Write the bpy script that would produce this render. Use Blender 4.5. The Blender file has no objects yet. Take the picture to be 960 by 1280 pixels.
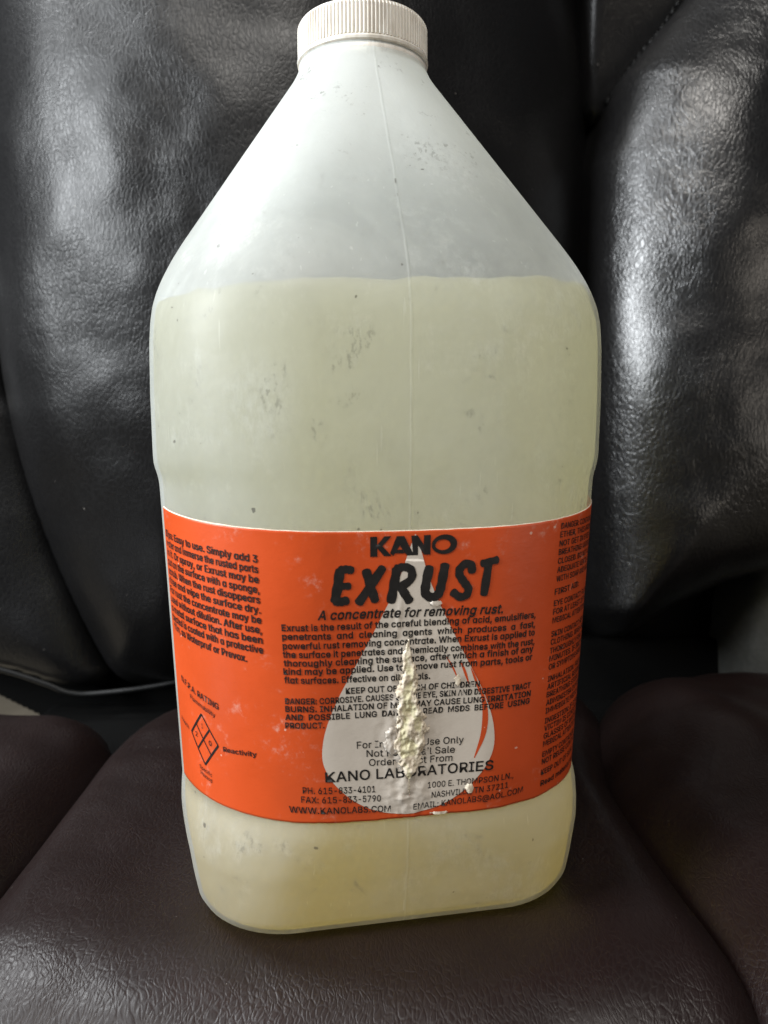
import bpy, bmesh, math, random
import numpy as np
from mathutils import Vector, Matrix, noise

S = 0.001                      # everything below is written in millimetres
sc = bpy.context.scene
C = sc.collection
R = math.radians

# ------------------------------------------------------------------ camera
cam_d = bpy.data.cameras.new('camera')
cam = bpy.data.objects.new('camera', cam_d); C.objects.link(cam)
cam_d.sensor_fit = 'VERTICAL'; cam_d.sensor_height = 36.0; cam_d.sensor_width = 27.0
cam_d.lens = 997.22 / 1280 * 36
cam.location = (4.21 * S, -306.45 * S, 159.99 * S)
cam.rotation_mode = 'XYZ'
q = Matrix.Rotation(R(-0.51), 4, 'Z') @ Matrix.Rotation(R(90 - 6.17), 4, 'X') @ Matrix.Rotation(R(-0.28), 4, 'Z')
cam.rotation_euler = q.to_euler()
cam_d.clip_start = 0.01; cam_d.clip_end = 100
cam_d.dof.use_dof = True; cam_d.dof.focus_distance = 0.262; cam_d.dof.aperture_fstop = 14
sc.camera = cam

# ------------------------------------------------------------------ world, lamps, exposure
w = bpy.data.worlds.new('World'); sc.world = w; w.use_nodes = True
w.node_tree.nodes['Background'].inputs[0].default_value = (0.80, 0.88, 1.0, 1)
w.node_tree.nodes['Background'].inputs[1].default_value = 0.05
def area(name, loc, target, sx, sy, power, col):
    l = bpy.data.lights.new(name, 'AREA'); l.shape = 'RECTANGLE'; l.size = sx; l.size_y = sy
    l.energy = power; l.color = col
    o = bpy.data.objects.new(name, l); C.objects.link(o); o.location = loc
    o.rotation_euler = (Vector(target) - Vector(loc)).to_track_quat('-Z', 'Y').to_euler()
    return o
area('window_light', (-0.95, -0.42, 0.58), (-0.02, 0.0, 0.2), 0.36, 0.6, 21.0, (0.93, 0.97, 1.0))
area('skylight', (-0.56, 0.12, 0.96), (0.0, 0.0, 0.2), 0.22, 0.30, 7.0, (0.95, 0.98, 1.0))
area('ceiling_light', (-0.05, -0.62, 1.2), (0.0, 0.0, 0.10), 0.5, 0.4, 9.0, (1.0, 0.96, 0.90))
area('room_light', (0.85, -0.62, 0.22), (0.0, 0.0, 0.12), 0.5, 0.4, 1.8, (1.0, 0.90, 0.78))
sc.view_settings.view_transform = 'Standard'; sc.view_settings.look = 'None'
sc.view_settings.exposure = 0.1; sc.view_settings.gamma = 1.0
sc.render.engine = 'CYCLES'
sc.cycles.max_bounces = 16; sc.cycles.transparent_max_bounces = 16
sc.cycles.transmission_bounces = 12; sc.cycles.diffuse_bounces = 8
sc.cycles.use_denoising = True
sc.cycles.caustics_refractive = True

# ------------------------------------------------------------------ helpers
def tag(o, label=None, cat=None, kind=None, group=None):
    if label: o['label'] = label
    if cat: o['category'] = cat
    if kind: o['kind'] = kind
    if group: o['group'] = group
    return o
def empty(name, loc, rz=0):
    o = bpy.data.objects.new(name, None); C.objects.link(o); o.location = loc
    o.rotation_euler = (0, 0, rz); o.empty_display_size = 0.02
    return o
def mesh_obj(name, verts, faces, mat, parent=None, smooth=True, fmat=None):
    me = bpy.data.meshes.new(name)
    me.from_pydata([tuple(c * S for c in v) for v in verts], [], faces)
    mats = mat if isinstance(mat, (list, tuple)) else [mat]
    for m in mats: me.materials.append(m)
    if fmat: me.polygons.foreach_set('material_index', fmat)
    me.polygons.foreach_set('use_smooth', [smooth] * len(me.polygons))
    me.update()
    o = bpy.data.objects.new(name, me); C.objects.link(o)
    if parent: o.parent = parent
    return o
def fbm(p, n=4, lac=2.1, g=0.5):
    a = 1.0; s = 0.0; p = Vector(p)
    for _ in range(n):
        s += a * noise.noise(p); p = p * lac; a *= g
    return s
class NT:
    def __init__(s, name):
        s.m = bpy.data.materials.new(name); s.m.use_nodes = True
        s.n = s.m.node_tree.nodes; s.l = s.m.node_tree.links; s.n.clear()
        s.out = s.n.new('ShaderNodeOutputMaterial')
    def node(s, t, ins=None, **kw):
        x = s.n.new(t)
        for k, v in kw.items(): setattr(x, k, v)
        for k, v in (ins or {}).items(): s.set(x, k, v)
        return x
    def set(s, x, k, v):
        i = x.inputs[k]
        if isinstance(v, bpy.types.NodeSocket): s.l.new(v, i)
        else: i.default_value = v
    def math(s, op, a, b=None, c=None, clamp=False):
        x = s.n.new('ShaderNodeMath'); x.operation = op; x.use_clamp = clamp
        s.set(x, 0, a)
        if b is not None: s.set(x, 1, b)
        if c is not None: s.set(x, 2, c)
        return x.outputs[0]
    def step(s, v, a, b, o0=0.0, o1=1.0):
        x = s.node('ShaderNodeMapRange', {0: v, 1: a, 2: b, 3: o0, 4: o1}, interpolation_type='SMOOTHSTEP')
        return x.outputs[0]
    def noise(s, vec, scale, detail=4, rough=0.5, dist=0.0):
        return s.node('ShaderNodeTexNoise', {'Vector': vec, 'Scale': scale, 'Detail': detail, 'Roughness': rough, 'Distortion': dist}).outputs['Fac']
    def mixc(s, f, a, b):
        x = s.node('ShaderNodeMix', data_type='RGBA')
        s.set(x, 0, f); s.set(x, 6, a); s.set(x, 7, b); return x.outputs[2]
    def mapping(s, vec, scale=(1, 1, 1), rot=(0, 0, 0), loc=(0, 0, 0)):
        return s.node('ShaderNodeMapping', {'Vector': vec, 'Scale': scale, 'Rotation': rot, 'Location': loc}).outputs[0]
    def obj(s): return s.node('ShaderNodeTexCoord').outputs['Object']
    def bump(s, h, strength, dist, normal=None):
        x = s.node('ShaderNodeBump', {'Strength': strength, 'Distance': dist, 'Height': h})
        if normal is not None: s.set(x, 'Normal', normal)
        return x.outputs[0]

# ------------------------------------------------------------------ materials
def leather(name, col, rough, grain, rotz, plane, spec, fine=1.25):
    t = NT(name); o = t.obj()
    warp = t.node('ShaderNodeTexNoise', {'Vector': o, 'Scale': 30.0, 'Detail': 3.0})
    off = t.node('ShaderNodeVectorMath', {0: warp.outputs['Color'], 1: (0.5, 0.5, 0.5)}, operation='SUBTRACT').outputs[0]
    off = t.node('ShaderNodeVectorMath', {0: off, 'Scale': 0.016}, operation='SCALE').outputs[0]
    v = t.node('ShaderNodeVectorMath', {0: o, 1: off}, operation='ADD').outputs[0]
    rot = (0, R(rotz), 0) if plane == 'xz' else (0, 0, R(rotz))
    sc_ = (1.9, 1.0, 0.8) if plane == 'xz' else (1.8, 0.8, 1.0)
    v = t.mapping(v, sc_, rot)
    def cells(scale, wd, rnd=1.0):
        e = t.node('ShaderNodeTexVoronoi', {'Vector': v, 'Scale': scale * fine, 'Randomness': rnd}, feature='DISTANCE_TO_EDGE').outputs['Distance']
        return t.step(e, 0.0, wd)
    h1 = cells(235.0, 0.22); h2 = cells(120.0, 0.10); h3 = cells(480.0, 0.3)
    big = t.noise(o, 17.0, 3, 0.5)
    amp = t.step(big, 0.30, 0.66, 0.35, 1.0)
    h = t.math('MULTIPLY_ADD', h1, 0.7, t.math('MULTIPLY_ADD', h2, 0.55, t.math('MULTIPLY', h3, 0.18)))
    h = t.math('MULTIPLY', h, amp)
    b1 = t.bump(t.noise(o, 30.0, 2, 0.4, 0.3), 0.12, 0.004)
    nb = t.bump(h, grain, 0.00045, b1)
    rg = t.math('MULTIPLY_ADD', h1, -0.07, t.math('MULTIPLY_ADD', big, 0.06, rough + 0.02))
    lint = t.step(t.noise(o, 520.0, 2, 0.4), 0.80, 0.83)
    colr = t.mixc(t.math('MULTIPLY', t.step(big, 0.35, 0.7), 0.5), col + (1,), tuple(c * 1.4 for c in col) + (1,))
    colr = t.mixc(lint, colr, (0.25, 0.23, 0.21, 1))
    p = t.node('ShaderNodeBsdfPrincipled', {'Base Color': colr, 'Roughness': rg, 'Normal': nb, 'Specular IOR Level': spec})
    t.l.new(p.outputs[0], t.out.inputs[0]); return t.m
M_back = leather('black_leather', (0.005, 0.0048, 0.005), 0.35, 0.25, 12, 'xz', 0.33)
M_wing = leather('black_leather_wing', (0.005, 0.0048, 0.005), 0.31, 0.38, -14, 'xz', 0.80)
M_seat = leather('dark_brown_leather', (0.0092, 0.0045, 0.0041), 0.38, 0.24, 35, 'xy', 0.42, 1.5)
def plain(name, col, rough, bscale=0, bstr=0.3, bd=0.0005, spec=0.5, var=0.15):
    t = NT(name); o = t.obj()
    n = t.noise(o, bscale or 60.0, 4, 0.6)
    c = t.mixc(t.step(n, 0.35, 0.7), tuple(x * (1 - var) for x in col) + (1,), tuple(min(1, x * (1 + var)) for x in col) + (1,))
    p = t.node('ShaderNodeBsdfPrincipled', {'Base Color': c, 'Roughness': rough, 'Specular IOR Level': spec})
    if bscale: t.set(p, 'Normal', t.bump(n, bstr, bd))
    t.l.new(p.outputs[0], t.out.inputs[0]); return t.m
M_frame_shade = plain('black_frame_and_gap_shade', (0.004, 0.004, 0.004), 0.9, 900, spec=0.05)  # near-black for frame and legs, and for shade in the gaps
M_thread = plain('black_thread', (0.02, 0.02, 0.02), 0.5, 900)
M_floor = plain('beige_floor', (0.42, 0.36, 0.27), 0.8, 8, 0.1)
M_bracket = plain('black_moulded_plastic', (0.07, 0.072, 0.068), 0.45, 300, 0.2)
M_welt = plain('black_leather_welt', (0.006, 0.006, 0.006), 0.42, 300, 0.3, 0.0004, 0.22)
M_ink = plain('black_ink', (0.012, 0.011, 0.011), 0.5, 400, 0.1, 0.0001, 0.4, 0.3)
M_cap = None
def cap_mat():
    t = NT('ivory_cap_plastic'); o = t.obj()
    n = t.noise(t.mapping(o, (1, 1, 0.3)), 150.0, 5, 0.65)
    d = t.step(n, 0.44, 0.68)
    c = t.mixc(t.math('MULTIPLY', d, 0.55), (0.72, 0.69, 0.63, 1), (0.40, 0.35, 0.28, 1))
    p = t.node('ShaderNodeBsdfPrincipled', {'Base Color': c, 'Roughness': 0.42, 'Subsurface Weight': 0.15, 'Subsurface Radius': (0.004, 0.003, 0.002), 'Subsurface Scale': 0.5})
    t.set(p, 'Normal', t.bump(t.noise(o, 700.0, 3), 0.15, 0.0003))
    t.l.new(p.outputs[0], t.out.inputs[0]); return t.m
M_cap = cap_mat()
def paper(name, col, scratch):
    t = NT(name); o = t.obj()
    big = t.noise(o, 30.0, 4, 0.6)
    c = t.mixc(t.step(big, 0.35, 0.7), tuple(x * 0.93 for x in col) + (1,), tuple(min(1, x * 1.05) for x in col) + (1,))
    fine = t.noise(t.mapping(o, (1, 1, 2.5)), 700.0, 3, 0.6)
    c = t.mixc(t.math('MULTIPLY', t.step(fine, 0.55, 0.8), 0.25), c, tuple(x * 0.75 for x in col) + (1,))
    # rubbed, chalky wear and pin-point chips
    wear = t.math('MULTIPLY', t.step(t.noise(o, 75.0, 6, 0.7), 0.54, 0.72), t.step(t.noise(o, 420.0, 4, 0.7), 0.45, 0.75))
    c = t.mixc(t.math('MULTIPLY', wear, scratch), c, (0.75, 0.62, 0.52, 1))
    chips = t.step(t.noise(o, 330.0, 2, 0.4), 0.765, 0.79)
    c = t.mixc(t.math('MULTIPLY', chips, scratch), c, (0.8, 0.7, 0.6, 1))
    p = t.node('ShaderNodeBsdfPrincipled', {'Base Color': c, 'Roughness': t.math('MULTIPLY_ADD', big, 0.2, 0.30), 'Specular IOR Level': 0.5})
    wr = t.noise(o, 110.0, 4, 0.6)
    t.set(p, 'Normal', t.bump(fine, 0.10, 0.0002, t.bump(wr, 0.12, 0.0012)))
    t.l.new(p.outputs[0], t.out.inputs[0]); return t.m
M_orange = paper('orange_label_paper', (0.60, 0.075, 0.012), 0.5)
M_drop = paper('grey_label_print', (0.64, 0.58, 0.51), 0.3)
M_edge = plain('paper_edge', (0.72, 0.62, 0.50), 0.8, 500)
def torn():
    t = NT('torn_paper_fibre'); o = t.obj()
    at = t.node('ShaderNodeAttribute', attribute_name='core').outputs['Fac']
    n = t.noise(o, 420.0, 6, 0.7)
    c = t.mixc(t.step(n, 0.3, 0.7), (0.58, 0.48, 0.36, 1), (0.80, 0.73, 0.60, 1))
    c = t.mixc(at, c, (0.68, 0.63, 0.42, 1))
    p = t.node('ShaderNodeBsdfPrincipled', {'Base Color': c, 'Roughness': 0.75, 'Specular IOR Level': 0.3})
    t.set(p, 'Normal', t.bump(t.noise(o, 900.0, 5, 0.7), 0.3, 0.0003))
    t.l.new(p.outputs[0], t.out.inputs[0]); return t.m
M_torn = torn()
def shell():
    t = NT('translucent_jug_plastic'); o = t.obj()
    sep = t.node('ShaderNodeSeparateXYZ', {0: o}); X, Y, Z = sep.outputs
    front = t.math('LESS_THAN', Y, 0.0)
    wob = t.math('MULTIPLY_ADD', t.noise(t.mapping(o, (0, 0, 1)), 60.0, 3), 0.0012, -0.0006)
    sx = t.math('ABSOLUTE', t.math('ADD', X, wob))
    seam = t.math('MULTIPLY', t.step(sx, 0.0001, 0.0006, 1.0, 0.0), front)
    # grime: seam specks, smudges and hairline scuffs
    low = t.noise(o, 26.0, 3, 0.5)
    spk = t.noise(t.mapping(o, (1, 1, 0.6)), 640.0, 4, 0.65)
    smudge = t.math('MULTIPLY', t.step(t.noise(o, 70.0, 5, 0.7), 0.54, 0.66), t.step(spk, 0.50, 0.62))
    dots = t.step(t.noise(o, 300.0, 2, 0.4), 0.755, 0.78)
    sdirt = t.math('MULTIPLY', seam, t.step(t.noise(t.mapping(o, (0.3, 0.3, 1)), 190.0, 4, 0.7), 0.56, 0.66))
    sdirt = t.math('MULTIPLY', sdirt, t.step(t.math('MULTIPLY_ADD', low, 0.08, Z), 0.245, 0.285, 0.12, 0.9))
    dirt = t.math('MAXIMUM', t.math('MULTIPLY', smudge, 0.45), t.math('MAXIMUM', t.math('MULTIPLY', dots, 0.75), sdirt))
    chalk = t.math('MULTIPLY', t.step(t.noise(o, 34.0, 5, 0.65, 0.4), 0.48, 0.70), t.step(t.noise(t.mapping(o, (1, 1, 0.45)), 260.0, 5, 0.7), 0.35, 0.7))
    hair = t.step(t.noise(t.mapping(o, (3, 3, 0.18), (0, R(8), 0)), 240.0, 2, 0.4), 0.70, 0.78)
    chalk = t.math('MAXIMUM', chalk, t.math('MULTIPLY', hair, 0.5))
    chalk = t.math('MAXIMUM', chalk, t.math('MULTIPLY', seam, 0.35))
    rub = t.node('ShaderNodeVectorMath', {0: t.node('ShaderNodeVectorMath', {0: o, 1: (-0.0427, -0.072, 0.166)}, operation='SUBTRACT').outputs[0], 1: (1.3, 0.7, 1.0)}, operation='MULTIPLY').outputs[0]
    rl = t.node('ShaderNodeVectorMath', {0: rub}, operation='LENGTH').outputs['Value']
    rl = t.math('MULTIPLY_ADD', t.noise(o, 90.0, 4, 0.6), 0.016, rl)
    chalk = t.math('MAXIMUM', chalk, t.math('MULTIPLY', t.step(rl, 0.010, 0.026, 1.0, 0.0), t.step(t.noise(t.mapping(o, (1, 1, 0.5)), 170.0, 4, 0.65), 0.35, 0.62)))
    pits = t.noise(o, 950.0, 3, 0.6)
    nb = t.bump(pits, 0.22, 0.0003, t.bump(t.noise(o, 60.0, 3, 0.5), 0.22, 0.002, t.bump(seam, 0.15, 0.0004)))
    film = t.math('MULTIPLY', t.step(t.noise(t.mapping(o, (1, 1, 0.5), (0, R(20), 0)), 30.0, 5, 0.65, 0.6), 0.50, 0.72), 0.10)
    dirt = t.math('MAXIMUM', dirt, film)
    base = t.mixc(dirt, (0.76, 0.79, 0.78, 1), (0.07, 0.06, 0.05, 1))
    d = t.node('ShaderNodeBsdfPrincipled', {'Base Color': base, 'Roughness': t.math('MULTIPLY_ADD', low, 0.2, 0.26), 'Normal': nb, 'Specular IOR Level': 0.5})
    tr = t.node('ShaderNodeBsdfTranslucent', {'Color': t.mixc(dirt, (0.86, 0.89, 0.88, 1), (0.07, 0.06, 0.05, 1))})
    gl = t.node('ShaderNodeBsdfTransparent', {'Color': (0.97, 0.98, 0.97, 1)})
    m1 = t.node('ShaderNodeMixShader', {0: 0.52}); t.l.new(d.outputs[0], m1.inputs[1]); t.l.new(tr.outputs[0], m1.inputs[2])
    haze = t.step(t.noise(t.mapping(o, (1, 1, 0.7)), 15.0, 5, 0.6, 0.5), 0.38, 0.66, 0.62, 0.46)
    see = t.math('MULTIPLY', t.math('MULTIPLY_ADD', chalk, -0.28, haze), t.math('SUBTRACT', 1.0, dirt))
    see = t.math('MULTIPLY', see, t.step(Z, 0.222, 0.268, 1.0, 0.10))
    m2 = t.node('ShaderNodeMixShader', {0: see}); t.l.new(m1.outputs[0], m2.inputs[1]); t.l.new(gl.outputs[0], m2.inputs[2])
    t.l.new(m2.outputs[0], t.out.inputs[0]); return t.m
M_shell = shell()
def liquid():
    # glow of light through the liquid painted in: grey-green top, yellow base
    t = NT('pale_yellow_liquid'); o = t.obj()
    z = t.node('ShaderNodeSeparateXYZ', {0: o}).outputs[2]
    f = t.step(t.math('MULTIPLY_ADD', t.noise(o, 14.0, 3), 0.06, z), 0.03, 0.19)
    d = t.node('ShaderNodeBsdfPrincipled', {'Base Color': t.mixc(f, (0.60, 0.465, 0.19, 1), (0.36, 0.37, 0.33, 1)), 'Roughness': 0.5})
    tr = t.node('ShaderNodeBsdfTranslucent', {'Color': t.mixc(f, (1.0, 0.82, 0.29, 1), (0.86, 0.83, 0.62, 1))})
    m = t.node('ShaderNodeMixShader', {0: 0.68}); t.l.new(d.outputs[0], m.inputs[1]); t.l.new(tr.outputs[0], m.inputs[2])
    t.l.new(m.outputs[0], t.out.inputs[0]); return t.m
M_liquid = liquid()

# measured outlines (millimetres on the label, and on the plane of the chair back)
KANO= [[(-11.24, 128.35), (-9.31, 128.37), (-9.35, 125.89), (-7.38, 128.4), (-5.39, 128.39), (-7.91, 125.55), (-5.42, 122.63), (-7.44, 122.59), (-9.31, 125.01), (-9.34, 122.51), (-11.35, 122.5)], [(-3.92, 128.34), (-2.81, 128.33), (-3.03, 125.61), (-3.79, 124.34), (-4.91, 122.61), (-5.81, 123.41)], [(-2.81, 128.33), (-1.83, 128.33), (0.96, 122.57), (-1.02, 122.59), (-2.32, 124.41), (-3.03, 125.61)], [(-3.79, 124.31), (-2.32, 124.38), (-1.67, 123.26), (-4.49, 123.31)], [(0.13, 128.36), (1.95, 128.39), (3.68, 125.59), (3.69, 128.39), (5.61, 128.45), (5.64, 122.64), (3.87, 122.62), (2.04, 125.44), (2.07, 122.59), (0.68, 122.58)]]
KANO_O= [(13.21, 125.7), (13.15, 125.05), (12.9, 124.42), (12.48, 123.84), (11.92, 123.35), (11.24, 122.97), (10.47, 122.72), (9.66, 122.61), (8.85, 122.65), (8.07, 122.83), (7.37, 123.15), (6.78, 123.58), (6.34, 124.11), (6.06, 124.72), (5.95, 125.36), (6.03, 126.01), (6.28, 126.64), (6.7, 127.21), (7.26, 127.69), (7.93, 128.07), (8.69, 128.33), (9.49, 128.44), (10.29, 128.41), (11.07, 128.23), (11.76, 127.92), (12.35, 127.48), (12.81, 126.95), (13.1, 126.35)] , [(11.3, 125.47), (11.25, 125.11), (11.1, 124.77), (10.85, 124.45), (10.52, 124.19), (10.11, 123.98), (9.65, 123.85), (9.17, 123.79), (8.68, 123.82), (8.22, 123.92), (7.8, 124.1), (7.45, 124.34), (7.18, 124.64), (7.01, 124.97), (6.95, 125.32), (7.0, 125.68), (7.15, 126.03), (7.4, 126.34), (7.74, 126.6), (8.14, 126.81), (8.59, 126.94), (9.08, 127.0), (9.56, 126.98), (10.02, 126.88), (10.44, 126.7), (10.79, 126.46), (11.06, 126.16), (11.23, 125.83)]
STROKES= [(1.37, [(-19.84, 118.81), (-20.66, 114.29), (-21.53, 110.05)]), (1.19, [(-19.77, 119.02), (-18.11, 119.13), (-16.51, 118.83)]), (1.04, [(-20.24, 114.22), (-17.44, 114.21)]), (1.28, [(-21.54, 109.84), (-20.0, 109.68), (-18.2, 109.98)]), (1.28, [(-12.55, 118.37), (-11.51, 114.19), (-10.16, 109.6)]), (1.28, [(-7.98, 119.13), (-11.22, 114.32), (-14.81, 109.22)]), (1.37, [(-3.94, 118.47), (-4.81, 113.59), (-5.61, 109.2)]), (1.22, [(-3.94, 118.85), (-1.52, 119.17), (0.26, 118.0), (0.08, 115.47), (-2.94, 113.21)]), (1.28, [(-2.79, 113.21), (-0.31, 109.04)]), (1.37, [(5.37, 118.69), (4.45, 113.78), (4.41, 111.08), (6.29, 109.73), (8.18, 110.76), (8.99, 113.59), (9.88, 119.2)]), (1.22, [(17.84, 117.07), (17.67, 118.8), (16.11, 119.55), (14.41, 118.18), (14.19, 116.38), (15.61, 114.05), (16.99, 112.02), (16.54, 110.07), (14.61, 109.55), (12.56, 111.01)]), (1.13, [(20.89, 119.37), (25.19, 120.31)]), (1.25, [(22.64, 118.76), (21.8, 110.13)])]
POLY_MAIN= [(-219.0, 551.0), (-227.0, 429.0), (-228.0, 330.0), (-227.0, 229.0), (-223.0, 168.0), (-208.0, 101.0), (-181.0, 23.0), (-169.0, -4.0), (-143.0, -6.0), (-86.0, 2.0), (144.0, 3.0), (150.0, 41.0), (149.0, 125.0), (144.0, 228.0), (143.0, 364.0), (141.0, 429.0), (139.0, 551.0)]
POLY_FLANK= [(-237.0, 188.0), (-223.0, 168.0), (-208.0, 101.0), (-181.0, 23.0), (-169.0, -7.0), (-195.0, -11.0), (-241.0, 5.0), (-344.0, 24.0), (-336.0, 280.0), (-235.0, 279.0)]
POLY_WING= [(149.0, 351.0), (211.0, 429.0), (274.0, 508.0), (477.0, 508.0), (489.0, 123.0), (259.0, 77.0), (202.0, 60.0), (145.0, 20.0), (148.0, 125.0), (146.0, 228.0)]
POLY_UPPER= [(140.0, 551.0), (141.0, 429.0), (143.0, 364.0), (149.0, 356.0), (208.0, 429.0), (274.0, 513.0), (293.0, 552.0)]
STITCH= [(152.0, 365.0), (155.0, 370.0), (159.0, 375.0), (165.0, 384.0), (173.0, 395.0), (181.0, 404.0), (189.0, 415.0), (198.0, 429.0), (213.0, 449.0)]
ARM= [(242.0, -33.0), (240.0, 30.0), (246.0, 59.0), (259.0, 69.0), (322.0, 77.0), (324.0, -34.0)]
PIPE= [(-293.0, 16.0), (-241.0, 6.0), (-210.0, -4.0), (-195.0, -10.0), (-177.0, -11.0), (-143.0, -7.0), (-106.0, -0.0)]

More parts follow.
